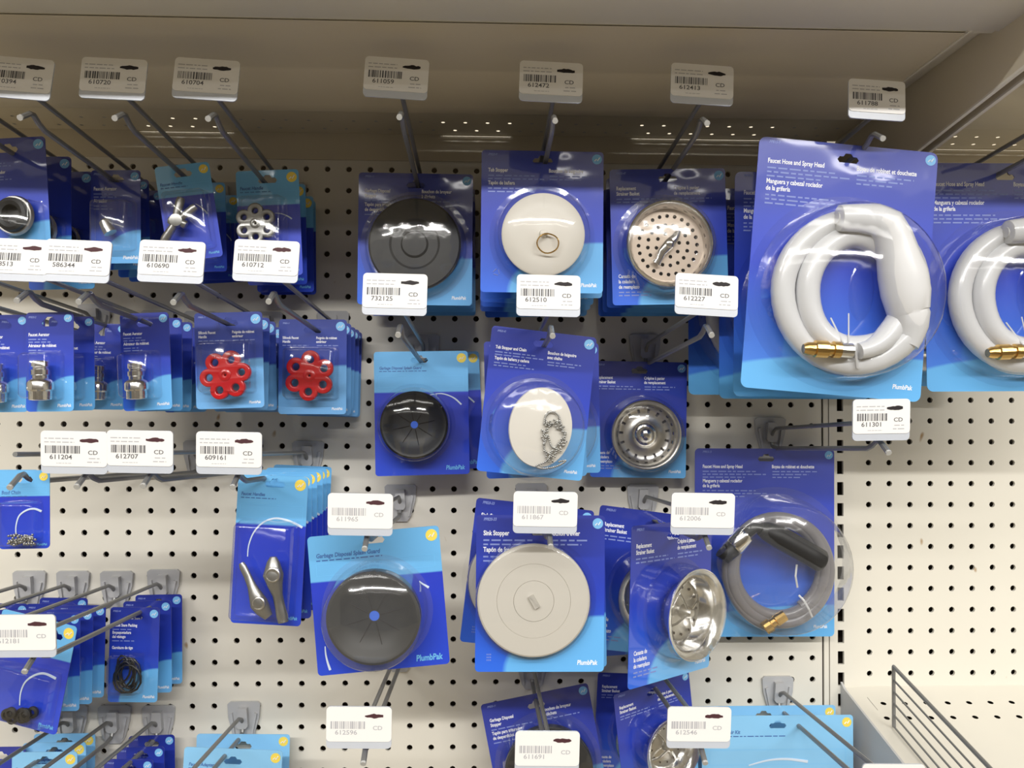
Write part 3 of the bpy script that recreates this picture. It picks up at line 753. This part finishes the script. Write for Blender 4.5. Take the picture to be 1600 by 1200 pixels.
# ===== white hose and sprayer
def hose_pack(hx, hy, d, wpx, hpx, roll, main=True, pitch=0):
    p = Pack('spray_hose_pack', hx, hy, d, wpx, hpx, top=24, roll=roll, pitch=pitch, style='darkbig', rc=.25, hu=.5)
    p.head(['Faucet Hose and Spray Head'], ['Manguera y cabezal rociador', 'de la grifería'], ['Boyau de robinet et douchette'], code='PP815-9', ls=.235, small=3, y=p.y1-.9)
    return p
p = hose_pack(1325, 250, 9.9, 284, 392, 4.6)
q = lambda x, y, o=.6: p.L(x, y, o)
m = MB(); pts = []
KEY = [(40, 112, 112, 1.0), (70, 113, 113, .7), (110, 113, 114, .45), (180, 111, 112, .45), (270, 108, 110, .45), (360, 100, 104, .5), (450, 82, 88, .75), (540, 72, 84, .6), (630, 70, 86, .55), (700, 74, 84, .6), (760, 82, 88, .9), (805, 92, 94, 1.15)]
for i in range(len(KEY)-1):
    a0_, a1_ = KEY[i], KEY[i+1]; nn = max(2, int((a1_[0]-a0_[0])/8))
    for k in range(nn + (i == len(KEY)-2)):
        t = k/nn; t2 = t*t*(3-2*t); a, rx, ry, oo = (a0_[0]+(a1_[0]-a0_[0])*t, *[a0_[j]+(a1_[j]-a0_[j])*t2 for j in (1, 2, 3)])
        pts.append(q(1334+rx*math.cos(math.radians(a)), 455+ry*math.sin(math.radians(a)), oo))
m.tube(pts, [.41]*(len(pts)-4)+[.38, .34, .30, .28], 16); hs = m.build('hose', 'white', p.root, smooth=True)
m = MB(); S_ = [(1309, 341, 16), (1311, 341, 20), (1318, 341, 21), (1340, 341, 22), (1366, 343, 25), (1384, 352, 28), (1395, 372, 29), (1402, 395, 31), (1410, 428, 36), (1415, 458, 36), (1419, 486, 31), (1420, 489, 29), (1421, 492, 29.5), (1423, 512, 25), (1421, 530, 19), (1417, 540, 17)]
m.tube([q(a, b, 1.0) for a, b, c in S_], [c*p.sc*.97 for a, b, c in S_], 24); sh_ = m.build('spray_head', 'white', p.root, smooth=True)
m = MB(); A = Vector(q(1309, 341, 1.0)); m.tube([A+Vector((.02, 0, 0)), A+Vector((-.04, 0, 0))], [.22, .20], 16); m.build('nozzle', mat('nozzle_grey', (.62, .62, .62), .4), sh_, smooth=True)
m = MB(); B1 = [(1255, 545, 7), (1262, 545, 10), (1272, 545, 10), (1273, 545, 13), (1292, 546, 13), (1293, 546, 10), (1300, 546, 10), (1301, 546, 12.5), (1312, 547, 12.5)]
m.tube([q(a, b, 1.15) for a, b, c in B1], [c*p.sc for a, b, c in B1], 14); m.build('brass_fitting', 'brass', p.root, smooth=True, ang=25)
m = MB(); m.tube([q(1312, 547, 1.15), q(1313, 547, 1.15), q(1331, 548, 1.15)], [11*p.sc]*3, 14); m.build('ferrule', 'chrome', p.root, smooth=True, ang=25)
m = MB(); m.tube([q(1298, 497, .6), q(1317, 535, 1.2)], .03, 6); m.tube([q(1326, 490, .6), q(1326, 535, 1.2)], .025, 6); m.tube([q(1336, 545, 1.25), q(1340, 575, 1.0)], .05, 6); m.build('cable_tie', 'white', p.root)
x, y, _ = p.L(1330, 455, .7); p.dome((x, y), 150*p.sc*.92, 1.55, 'film', taper=.95)
lb = MB(); lb.lathe([(.55, 0), (.5, .02), (0, .02)], *p.L(1346, 455, .06)[:2], 28, .82, 1.9, o=.04); lb.build('oval_embossing', 'film', p.root)
p.done('large wrinkled blue pack with a white hose and white spray head, nearest the viewer', 'white spray hose packs')
P8 = p
stack(p, 'A7', [6.5, 4.3, 2.0], 'large blue white-hose pack behind the nearest one', 'white spray hose packs', .05, {0: (0, 0, .5), 1: (-.1, 0, 0), 2: (-.95, .2, 0)})
c = copy_tree(P8.root); base = U(1570, 277, 7.3); c.location = base*IN; c.rotation_euler = (0, math.radians(-.5), 0)
c['label'] = 'large blue pack with a white hose, cut off by the right edge of the photo'; c['group'] = 'white spray hose packs'
c = copy_tree(P8.root); base2 = U(1428, 318, 1.9); c.location = base2*IN; c.rotation_euler = (0, math.radians(1.0), 0)
c['label'] = 'large blue white-hose pack deep between the two front hose packs, against the pegboard'; c['group'] = 'white spray hose packs'

# ===== row 2: aerators
def aer_pack(hx, hy, d, w_, h_, cx, cy, lab, grp, roll=-1, s=1.0):
    p = Pack('aerator_pack', hx, hy, d, w_, h_, top=17, roll=roll)
    p.head(['Faucet Aerator'], ['Aérateur de robinet'], [], code='PP850-2', ls=.155, small=2)
    aerator(p, cx, cy, .5, s*1.4)
    p.boxblister(p.X(.06), p.X(.78), p.Y(.12), p.Y(.60), .85, 'film')
    return p.done(lab, grp)
G = 'faucet aerator packs in the second row'
p = aer_pack(6, 509, 9.2, 74, 152, -8, 600, 'dark blue aerator pack cut by the left edge, second row', G)
stack(p, 'B0', [7.6], 'leftmost dark blue aerator pack', G)
p = aer_pack(78, 505, 9.5, 73, 155, 63, 596, 'dark blue pack with a bright chrome aerator, left of the two front aerators', G)
stack(p, 'B1', [7.9, 5.2, 3.5], 'dark blue pack of the left chrome aerator stack', G, .05)
p = aer_pack(226, 506, 7.0, 75, 152, 213, 597, 'dark blue pack with a dull chrome aerator, beside the red handle packs', G, -3)
stack(p, 'B2', [5.6, 4.2, 2.4], 'dark blue pack of the dull aerator stack beside the red handles', G, .05)

# ===== red handles
def red_pack(hx, hy, d, w_, h_, cx, cy, a0, lab, roll):
    p = Pack('red_handle_pack', hx, hy, d, w_, h_, top=17, roll=roll, style='darkred')
    p.head(['Sillcock Faucet', 'Handle'], (), ['Poignée de robinet', 'extérieur'], code='PP805-11', ls=.15, small=1)
    wheel(p, cx, cy, 37, 'red', .55, a0=a0, name='red_wheel_handle')
    p.boxblister(p.X(.10), p.X(.88), p.Y(.16), p.Y(.70), .85)
    return p.done(lab, 'red wheel handle packs')
p = red_pack(357, 505, 6.3, 105, 150, 353, 586, .15, 'blue pack with a red wheel handle, left of the two front red handles', -2)
stack(p, 'B3', [5.0, 3.8, 2.2], 'blue pack of the left red-handle stack', 'red wheel handle packs', .05)
p = red_pack(489, 516, 4.2, 105, 148, 484, 587, .47, 'blue pack with a red wheel handle, right of the two front red handles', 0)
stack(p, 'B4', [3.1, 2.1, 1.2, .5], 'blue pack of the right red-handle stack', 'red wheel handle packs', .03)

# ===== splash guards
def splash(p, cx, cy, rpx, depth, m='film', spot=True):
    o = depth*.75; x, y, _ = p.L(cx, cy, o); r = rpx*p.sc*.95
    g = MB(); g.lathe([(r*.80, .1), (r*.92, .2), (r, o*.6), (r, o), (r*.94, o+.08), (r*.86, o+.05), (r*.74, o-.15), (r*.4, o-.28), (r*.11, o-.30), (r*.10, o-.36)], x, y, 56); gg = g.build('splash_guard', 'black', p.root, smooth=True, ang=50)
    sl_ = MB()
    for k in range(8):
        a = k*math.pi/4+.2; sl_.tube([(x+r*.14*math.cos(a), y+r*.14*math.sin(a), o-.27), (x+r*.62*math.cos(a), y+r*.62*math.sin(a), o-.19)], .012, 4)
    sl_.build('flap_slits', 'marker', gg)
    s2 = MB(); s2.lathe([(r*.11, 0), (0, 0)], x, y, 20, o=o-.31); s2.build('blue_centre', 'bluespot', gg)
    p.dome((x, y), r*1.12, depth*1.12, m, taper=.95)
p = Pack('splash_guard_pack', 655, 563, 2.25, 146, 193, top=14, style='light', roll=-1.2, yaw=3, hu=.48)
p.head_light('Garbage Disposal Splash Guard', k=.17)
splash(p, 647, 664, 54, 1.4)
p.arc([(672, 617), (690, 615), (708, 621), (721, 632)], .03)
p.done('small two-tone blue pack with a black splash guard, above tag 611965', 'small splash guard packs')
stack(p, 'B5', [.3], 'small two-tone blue splash guard pack against the pegboard', 'small splash guard packs', 0, {0: (.45, .15, -3)})
p = Pack('splash_guard_pack', 584, 844, 8.8, 205, 216, top=14, style='light', roll=-5, hu=.5)
p.head_light('Garbage Disposal Splash Guard', k=.21)
splash(p, 583, 966, 74, 1.5, 'filmm')
p.arc([(655, 908), (660, 912), (665, 915), (670, 918)], .035); p.arc([(508, 1010), (509, 1022), (512, 1035), (516, 1047)], .035)
p.done('large tilted two-tone blue pack with a black splash guard, below tag 611965', 'large splash guard pack')

# ===== tub stopper and chain
p = Pack('chain_stopper_pack', 849, 538, 8.0, 166, 226, top=20, roll=6, yaw=4)
p.head(['Tub Stopper and Chain'], ['Tapón de bañera y cadena'], ['Bouchon de baignoire', 'avec chaîne'], code='PP820-43', ls=.165)
x, y, _ = p.L(845, 668, .95); 
m = MB(); r = 64*p.sc*.95; m.lathe([(r*.96, 0), (r, .08), (r*.98, .2), (r*.5, .26), (0, .28)], x, y, 56, .80, 1.0, o=.75); st_ = m.build('rubber_stopper', 'ivory', p.root, smooth=True)
def beads(p, pts, par, rb=.042, name='bead_chain', step=2.9):
    m = MB(); Q = []
    for i in range(len(pts)-1):
        a, b = Vector(pts[i]), Vector(pts[i+1]); nn = max(1, int((b-a).length/(rb*step)))
        Q += [a+(b-a)*k/nn for k in range(nn)]
    for c in Q:
        m.lathe([(0, -rb), (rb*.8, -rb*.6), (rb, 0), (rb*.8, rb*.6), (0, rb)], c.x, c.y, 6, o=c.z)
    return m.build(name, 'pewter', par, smooth=True)
rj = random.Random(21)
for q_ in range(3):
    cp = [p.L(a[0]+rj.uniform(-4, 4), a[1]+rj.uniform(-5, 5), 1.10+.04*q_) for a in smooth_line(((852, 690), (850, 676), (856, 664), (866, 660), (876, 668), (882, 682), (878, 696), (868, 706), (860, 718), (852, 706)), 4)]
    beads(p, cp, st_)
cp = [p.L(*a, 1.12) for a in smooth_line(((850, 662), (853, 650), (862, 643), (872, 648), (876, 660), (880, 672), (882, 682), (874, 692), (866, 700), (860, 694), (856, 680), (852, 690), (850, 700), (856, 708), (864, 704), (858, 714)))]
beads(p, cp, st_); cp = [p.L(*a, 1.14) for a in smooth_line(((858, 714), (852, 722), (838, 728), (846, 732), (862, 731), (876, 726), (884, 720), (872, 722)))]
beads(p, cp, st_, name='bead_chain'); m = MB(); m.tube([p.L(862+11*math.cos(t*.52), 652+10*math.sin(t*.52), 1.1) for t in range(12)], .02, 5, closed=True); m.build('pull_ring', 'chrome', st_, smooth=True)
xd, yd, _ = p.L(838, 668, .6); p.dome((xd, yd), 80*p.sc*.95, 1.3, 'filmw')
p.done('rotated blue pack with an ivory tub stopper and bead chain, frontmost of its stack', 'chain stopper packs')
stack(p, 'B6', [6.2, 4.6], 'blue tub stopper and chain pack', 'chain stopper packs', 0, {0: (-.25, -.1, -1.5), 1: (.55, .0, -1)})

# ===== domed strainer
def dome_strainer(p, cx, cy, rpx, ex=1.0):
    x, y, _ = p.L(cx, cy, .7); r = rpx*p.sc*.95
    m = MB()
    prof = [(r*.98, .85), (r, .92), (r*.96, .97), (r*.90, .93), (r*.86, .75), (r*.83, .62), (r*.80, .48), (r*.74, .40), (r*.62, .38), (r*.54, .38), (r*.42, .42), (r*.36, .48)]
    m.lathe(prof, x, y, 60, ex, 1, skip=lambda i, k: (i == 5 and k % 3 == 0) or (i == 7 and k % 4 == 1)); b_ = m.build('strainer_basket', 'steel', p.root, smooth=True, ang=60)
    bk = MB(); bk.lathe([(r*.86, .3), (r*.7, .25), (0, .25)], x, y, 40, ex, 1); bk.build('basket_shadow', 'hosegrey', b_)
    kn = MB(); kn.lathe([(r*.38, .44), (r*.36, .58), (r*.30, .68), (r*.24, .70), (r*.22, .82), (r*.12, .95), (0, .98)], x, y, 36, ex, 1); kn.build('knob', 'chrome', b_, smooth=True)
    return x, y, r
p = Pack('strainer_pack', 999, 580, 1.1, 150, 181, top=15, roll=.8)
p.head(*STR, code='PP820-51', ls=.19, low=['Canasta de', 'la coladera', 'de reemplazo'])
x, y, r = dome_strainer(p, 1009, 679, 56)
p.dome((x, y), r*1.14, 1.35, 'film')
p.done('blue pack with a round steel strainer basket and domed knob, alone on its hook', 'domed strainer packs')
PQ7 = p

# ===== row 3: chain pack at the left
p = Pack('chain_pack', 38, 750, 10.4, 78, 122, top=15, style='light', roll=-1)
p.head_light('Bead Chain', k=.16)
cc = []
rr = random.Random(3)
for k in range(34): cc.append(p.L(12+rr.uniform(0, 44), 834+rr.uniform(0, 18), .25+rr.uniform(0, .25)))
beads(p, cc, p.root, .045, 'bead_chain', 2.0)
p.arc([(25, 838), (25, 822), (30, 806), (42, 797), (54, 795), (65, 799)], .03)
p.boxblister(p.X(.06), p.X(.85), p.Y(.04), p.Y(.62), .5)
p.done('small two-tone blue pack with a heap of silver bead chain, at the left edge', 'bead chain packs')
stack(p, 'C0', [9.4], 'small two-tone blue bead chain pack', 'bead chain packs', 0, {0: (-.9, 0, 0)})

# ===== lever handles
p = Pack('lever_handle_pack', 430, 757, 7.5, 110, 232, top=14, style='light', roll=2.6, yaw=-3, hu=.53)
p.head_light('Faucet Handles', k=.17)
def lever(pts, name='lever_handle'):
    m = MB(); m.tube([p.L(a, b, .55+c2) for a, b, c, c2 in pts], [c*p.sc for a, b, c, c2 in pts], 16, flat=.7)
    hx_, hy_, hr = max(((a, b, c) for a, b, c, _ in pts), key=lambda t: t[2]); X_, Y_, _ = p.L(hx_, hy_, .8)
    l_ = m.build(name, 'pewter', p.root, smooth=True)
    g = MB(); rr_ = hr*p.sc; g.lathe([(rr_*.72, 0), (rr_*.7, .06), (rr_*.6, .08), (rr_*.55, .05), (0, .05)], X_, Y_, 24, o=.55+rr_*.66); g.build('index_cap', 'steel', l_, smooth=True)
lever([(376, 880, 4, 0), (379, 886, 6, 0), (386, 900, 6, 0), (393, 916, 7, .05), (398, 928, 10, .1), (404, 943, 14, .1), (411, 953, 12, 0), (420, 964, 7, 0)])
lever([(427, 870, 5, 0), (427, 878, 10, 0), (427, 898, 16, .1), (430, 914, 12, .05), (434, 930, 8, 0), (438, 948, 8, 0), (441, 962, 9, 0), (443, 972, 8, 0)])
p.arc([(386, 870), (388, 852), (396, 832), (410, 817), (428, 810), (446, 812), (462, 818), (473, 824)], .035)
p.boxblister(p.X(.06), p.X(.90), p.Y(.05), p.Y(.70), .95)
p.done('tall two-tone blue pack with two pewter lever handles, frontmost of its stack', 'lever handle packs')
stack(p, 'C3', [6.5, 5.2, 3.9, 2.5, .9], 'tall two-tone blue lever handle pack', 'lever handle packs', .03)

# ===== sink stopper
p = Pack('sink_stopper_pack', 845, 832, 9.0, 201, 243, top=27, roll=.4)
p.head(['Sink Stopper'], ['Tapón de fregadero'], ["Bouchon d'évier"], code='PP820-33', ls=.24, y=p.y1-.72)
x, y, _ = p.L(834, 939, .45); r = 90*p.sc*.97
m = MB(); m.lathe([(r*.97, -.02), (r, .05), (r*.99, .12), (r*.96, .16), (r*.655, .17), (r*.65, .15), (r*.645, .17), (r*.36, .18), (r*.355, .16), (r*.35, .20), (r*.12, .21), (0, .21)], x, y, 72, o=.3); st_ = m.build('rubber_stopper', 'almond', p.root, smooth=True, ang=25)
m = MB(); a = math.radians(-60); ux, uy = math.cos(a), math.sin(a); m.prism([(x+ux*s_*.24-uy*t_*.10, y+uy*s_*.24+ux*t_*.10) for s_, t_ in ((-1, -1), (1, -1), (1, 1), (-1, 1))], .5, .62); m.build('grip_tab', 'almond', st_)
p.dome((x, y), r*1.03, .62, 'film', taper=.985)
rc = MB()
for q_ in range(9): rc.box(p.X(.09)+.06*(q_ % 3), p.X(.09)+.06*(q_ % 3)+.03, p.Y(.07)+.1*(q_//3), p.Y(.07)+.1*(q_//3)+.05, .02, .021)
rc.build('recycling_mark', 'printsoft', p.card)
p.done('large dark blue pack with a wide flat almond sink stopper, frontmost of its stack', 'sink stopper packs')
stack(p, 'D2', [8.0, 6.6], 'large dark blue sink stopper pack', 'sink stopper packs', 0, {0: (.12, -.15, -1), 1: (-.15, .25, 6.5)})

# ===== turned strainer packs
def bowl_strainer(p, cx, cy, rpx, X=None):
    x, y, _ = p.L(cx, cy, .8) if X is None else X; r = rpx
    m = MB(); m.lathe([(r*.55, .12), (r*.66, .2), (r*.78, .7), (r*.80, .85), (r*.94, .98), (r, 1.0), (r*1.0, .93), (r*.9, .8)], x, y, 60); b_ = m.build('strainer_basket', 'chrome', p.root, smooth=True, ang=60)
    f = MB(); f.lathe([(r*.66, .2), (r*.4, .25), (r*.16, .3), (r*.12, .62), (r*.08, .74), (0, .76)], x, y, 40); f.build('basket_floor', 'steel', b_, smooth=True, ang=40)
    a = MB()
    for k in range(4):
        t = k*math.pi/2+.5; a.tube([(x, y, .62), (x+r*.42*math.cos(t), y+r*.42*math.sin(t), .5), (x+r*.62*math.cos(t), y+r*.62*math.sin(t), .25)], .05, 8)
    a.build('cross_spokes', 'chrome', b_, smooth=True)
    h_ = MB()
    for k in range(12):
        t = k*math.pi/6; h_.lathe([(.055, 0), (0, 0)], x+r*.52*math.cos(t), y+r*.52*math.sin(t), 8, o=.26)
    h_.build('drain_holes', 'hole', b_)
    return x, y, r
p = Pack('strainer_pack', 1052, 838, 7.4, 196, 240, top=22, roll=2, yaw=38)
p.head(*STR, code='PP820-51', ls=.22, low=['Canasta de', 'la coladera', 'de reemplazo'])
bx = (p.X(.56), p.Y(.43), 0); x, y, r = bowl_strainer(p, 0, 0, p.W*.355, bx)
p.dome((x, y), r*1.06, 1.15, 'film')
p.done('blue strainer pack turned to the right with a shiny bowl-shaped basket, below tag 612006', 'bowl strainer packs')
PR4 = p
c = copy_tree(p.root); c.location = U(1022, 820, 4.6)*IN; c.rotation_euler = (0, math.radians(8), math.radians(6))
c['label'] = 'rotated blue strainer pack directly behind the turned one, below tag 612006'; c['group'] = 'bowl strainer packs'
c = copy_tree(p.root); c.location = U(1012, 830, 2.6)*IN; c.rotation_euler = (0, math.radians(-4), 0)
c['label'] = 'blue strainer pack nearest the pegboard behind two others, below tag 612006'; c['group'] = 'bowl strainer packs'

# ===== grey hose
p = Pack('grey_hose_pack', 1197, 717, 1.0, 220, 292, top=16, roll=.2, style='darkbig', rc=.2, hu=.51)
p.head(['Faucet Hose and Spray Head'], ['Manguera y cabezal rociador', 'de la grifería'], ['Boyau de robinet et douchette'], code='PP815-13', ls=.215, small=3, y=p.y1-.9)
q = lambda x, y, o=.6: p.L(x, y, o)
m = MB(); pts = []; n = 140
for k in range(n+1):
    t = k/n; a = math.radians(95+t*360*2.9); e = 86-14*abs(math.sin(t*4.7))-6*t
    pts.append(q(1217+e*math.cos(a), 888+(e+4)*math.sin(a), .5+.55*math.sin(t*9.4)**2))
m.tube(pts, .27, 12); m.build('hose', 'hosegrey', p.root, smooth=True)
m = MB(); S_ = [(1188, 826, 10), (1196, 829, 14), (1215, 838, 17), (1240, 852, 17), (1265, 866, 17), (1282, 876, 17), (1286, 878, 14)]
m.tube([q(a, b, 1.5) for a, b, c in S_], [c*p.sc for a, b, c in S_], 16); sh_ = m.build('spray_handle', 'black', p.root, smooth=True)
m = MB(); S_ = [(1190, 826, 8), (1180, 824, 7), (1166, 832, 9), (1160, 838, 12)]; m.tube([q(a, b, 1.5) for a, b, c in S_], [c*p.sc for a, b, c in S_], 14)
S_ = [(1146, 856, 13), (1134, 866, 14), (1128, 860, 12)]; m.tube([q(a, b, 1.4) for a, b, c in S_], [c*p.sc for a, b, c in S_], 14); m.build('spray_nozzle', 'black', p.root, smooth=True)
m = MB(); S_ = [(1165, 834, 14), (1163, 836, 15), (1148, 853, 15), (1146, 855, 14)]; m.tube([q(a, b, 1.5) for a, b, c in S_], [c*p.sc for a, b, c in S_], 18); m.build('chrome_collar', 'chrome', p.root, smooth=True, ang=30)
m = MB(); S_ = [(1194, 983, 9), (1195, 982, 10), (1204, 976, 10), (1205, 975, 7.5), (1211, 971, 7.5), (1212, 970, 9.5), (1226, 961, 8.5)]; m.tube([q(a, b, 1.5) for a, b, c in S_], [c*p.sc for a, b, c in S_], 14); m.build('brass_fitting', 'brass', p.root, smooth=True, ang=25)
m = MB(); m.tube([q(1245, 882, 1.2), q(1243, 900, 1.2), q(1246, 918, 1.0)], .05, 6, flat=.4); m.tube([q(1248, 930, 1.3), q(1256, 938, 1.4), q(1264, 952, 1.3), q(1269, 964, 1.0)], .05, 6, flat=.4); m.build('cable_tie', 'white', p.root)
x, y, _ = p.L(1222, 884, .9); p.dome((x, y), 106*p.sc, 1.9, 'filmm', taper=.93)
p.done('large blue pack with a coiled grey hose, black spray handle and brass end', 'grey hose pack')

# ===== lower left
def mini(hx, hy, d, w_, h_, roll=0, lab='', grp='', style='dark', top=15, yaw=0, title=('Faucet Stem Packing',), hu=.5):
    p = Pack('repair_part_pack', hx, hy, d, w_, h_, top=top, roll=roll, style=style, yaw=yaw, hu=hu)
    return p
p = mini(211, 964, 2.6, 76, 147, 1); p.root.name = 'stem_packing_pack'
p.head(['Faucet Stem Packing'], ['Empaquetadura', 'del vástago'], (), code='PP805-44', ls=.17, small=1)
text(p.ink, 'Garniture de tige', p.X(.055), p.Y(.56), .17, .019)
m = MB(); rr = random.Random(5)
for k in range(7):
    cx, cy = 196+rr.uniform(-5, 5), 1056+rr.uniform(-6, 6); a0 = rr.uniform(-.5, .5); rx, ry = rr.uniform(8, 20), rr.uniform(14, 28)
    m.tube([p.L(cx+rx*math.cos(t*.524)*math.cos(a0)-ry*math.sin(t*.524)*math.sin(a0), cy+rx*math.cos(t*.524)*math.sin(a0)+ry*math.sin(t*.524)*math.cos(a0), .2+.05*k) for t in range(12)], .045, 6, closed=True)
m.build('packing_coil', 'black', p.root, smooth=True)
p.boxblister(p.X(.04), p.X(.70), p.Y(.1), p.Y(.52), .6)
p.done('dark blue pack with a coil of black stem packing, lower left', 'stem packing packs')
stack(p, 'F4', [1.6, .6], 'dark blue stem packing pack', 'stem packing packs', .02)
def plain(hx, hy, d, w_, h_, roll, lab, grp, hk, ds, desc, style='dark', yaw=0, title='Faucet Adapter', top=15, hu=.5):
    p = Pack('washer_pack', hx, hy, d, w_, h_, top=top, roll=roll, style=style, yaw=yaw, hu=hu)
    if style.startswith('light'): p.head_light(title, k=min(.2, p.W*.08), box=h_ > 150)
    else: p.head([title], ['Adaptador'], (), code='PP850-8', ls=.17, small=2)
    x, y = p.X(.42), p.Y(.22); m = MB()
    for k in range(4): m.lathe([(.14, 0), (.2, .02), (.2, .08), (.14, .1), (.10, .08), (.10, .02), (.14, 0)], x+(k % 2)*.28-.14, y+(k//2)*.26-.1, 16, o=.08+.05*k)
    m.build('rubber_washers', 'black', p.root, smooth=True)
    p.boxblister(p.X(.08), p.X(.85), p.Y(.06), p.Y(.5), .5)
    p.done(lab, grp)
    if hk: stack(p, hk, ds, desc, grp, .02)
    return p
plain(86, 973, 5.2, 78, 152, 0, 'dark blue adapter pack just behind the tilted two-tone pack, lower left', 'dark blue packs at the lower left', 'F3', [4.2, 3.2], 'dark blue adapter pack left of the stem packing')
p = Pack('washer_pack', 84, 993, 6.6, 128, 172, top=22, style='light', roll=11, yaw=-8, hu=.72)
p.head_light('Washers', k=.2)
m = MB(); rr = random.Random(9)
for k in range(9): 
    c_ = p.L(8+rr.uniform(-6, 44), 1122+rr.uniform(-8, 8), .3); m.lathe([(.12, 0), (.22, .03), (.22, .12), (.12, .15), (.09, .03), (.12, 0)], c_[0], c_[1], 14, o=.08+.03*k)
m.build('rubber_washers', 'black', p.root, smooth=True)
p.arc([(25, 1105), (27, 1085), (35, 1068), (50, 1057), (68, 1053), (88, 1060)], .04)
p.boxblister(p.X(.06), p.X(.92), p.Y(.06), p.Y(.55), .6)
p.done('tilted two-tone blue pack with black washers and a white arc, lower left edge', 'tilted washer pack')
plain(57, 968, 3.0, 78, 150, 0, 'dark blue pack whose pale badge shows right of tag 612181, lower left', 'dark blue packs behind tag 612181', 'F2', [1.9, .9], 'dark blue pack behind the wires on the second lower left hook')
plain(-22, 968, 3.0, 78, 150, 0, 'dark blue pack at the left edge behind tag 612181', 'dark blue packs behind tag 612181', 'F1', [1.9], 'dark blue pack on the first lower left hook')
plain(180, 1222, 4.1, 78, 150, 0, 'dark blue pack at the bottom edge, lowest of four stepped packs', 'stepped dark blue packs at the bottom left', 'G4', [3.0, 1.9, .8], 'stepped dark blue pack at the bottom left')
plain(70, 1190, 3.0, 100, 160, 0, 'pale blue pack at the bottom left, frontmost of its stack', 'pale blue packs at the bottom left', 'G2', [1.9, .8], 'pale blue pack at the bottom left', style='lightbig')
plain(0, 1182, 2.2, 78, 150, 0, 'dark blue pack in the bottom left corner', 'dark blue corner pack', None, [], '')
p = plain(364, 1190, 2.8, 152, 200, 3, 'pale blue pack cut by the bottom edge, front of the pair near tag 612596', 'pale blue pair at the bottom', None, [], '', style='lightbig', top=20)
c = copy_tree(p.root); c.location = U(380, 1166, .9)*IN; c.rotation_euler = (0, math.radians(1), 0)
c['label'] = 'pale blue pack near tag 612596, rear of the pair, standing higher'

# ===== bottom packs
c = copy_tree(PS.root); c.location = U(838, 1102, 2.6)*IN; c.rotation_euler = (0, math.radians(-11), 0)
c['label'] = 'tilted dark blue disposal stopper pack at the bottom edge under tag 611691'; c['group'] = 'bottom edge packs'
c = copy_tree(PR4.root); c.location = U(1000, 1068, 1.3)*IN; c.rotation_euler = (0, math.radians(3), math.radians(2)); c.scale = (.82,)*3
c['label'] = 'blue strainer pack at the bottom edge, behind the other strainer pack beside tag 612546'; c['group'] = 'bottom edge packs'
c = copy_tree(PR4.root); c.location = U(1020, 1082, 3.6)*IN; c.rotation_euler = (0, math.radians(-7), math.radians(24)); c.scale = (.82,)*3
c['label'] = 'turned blue strainer pack at the bottom edge, partly covered by tag 612546'; c['group'] = 'bottom edge packs'
p = Pack('wide_pale_pack', 1215, 1134, 2.6, 239, 262, top=16, style='lightbig', roll=0, hu=.5)
p.head_light('Faucet Repair Kit', k=.22)
p.arc([(1170, 1196), (1200, 1188), (1230, 1186), (1262, 1190)], .05)
p.dome((p.X(.5), p.Y(.3)), 70*p.sc, .9, 'film')
m = MB(); m.lathe([(.9, 0), (1.2, .1), (1.2, .4), (.9, .5), (.7, .4), (.7, .1), (.9, 0)], p.X(.5), p.Y(.3), 40, o=.1); m.build('rubber_ring', 'black', p.root, smooth=True)
p.done('wide pale blue pack at the bottom right, front of the pair beside tag 612546', 'wide pale blue pair')
c = copy_tree(p.root); c.location = U(1193, 1118, .9)*IN; c['label'] = 'wide pale blue pack at the bottom right, rear of the pair, set higher'
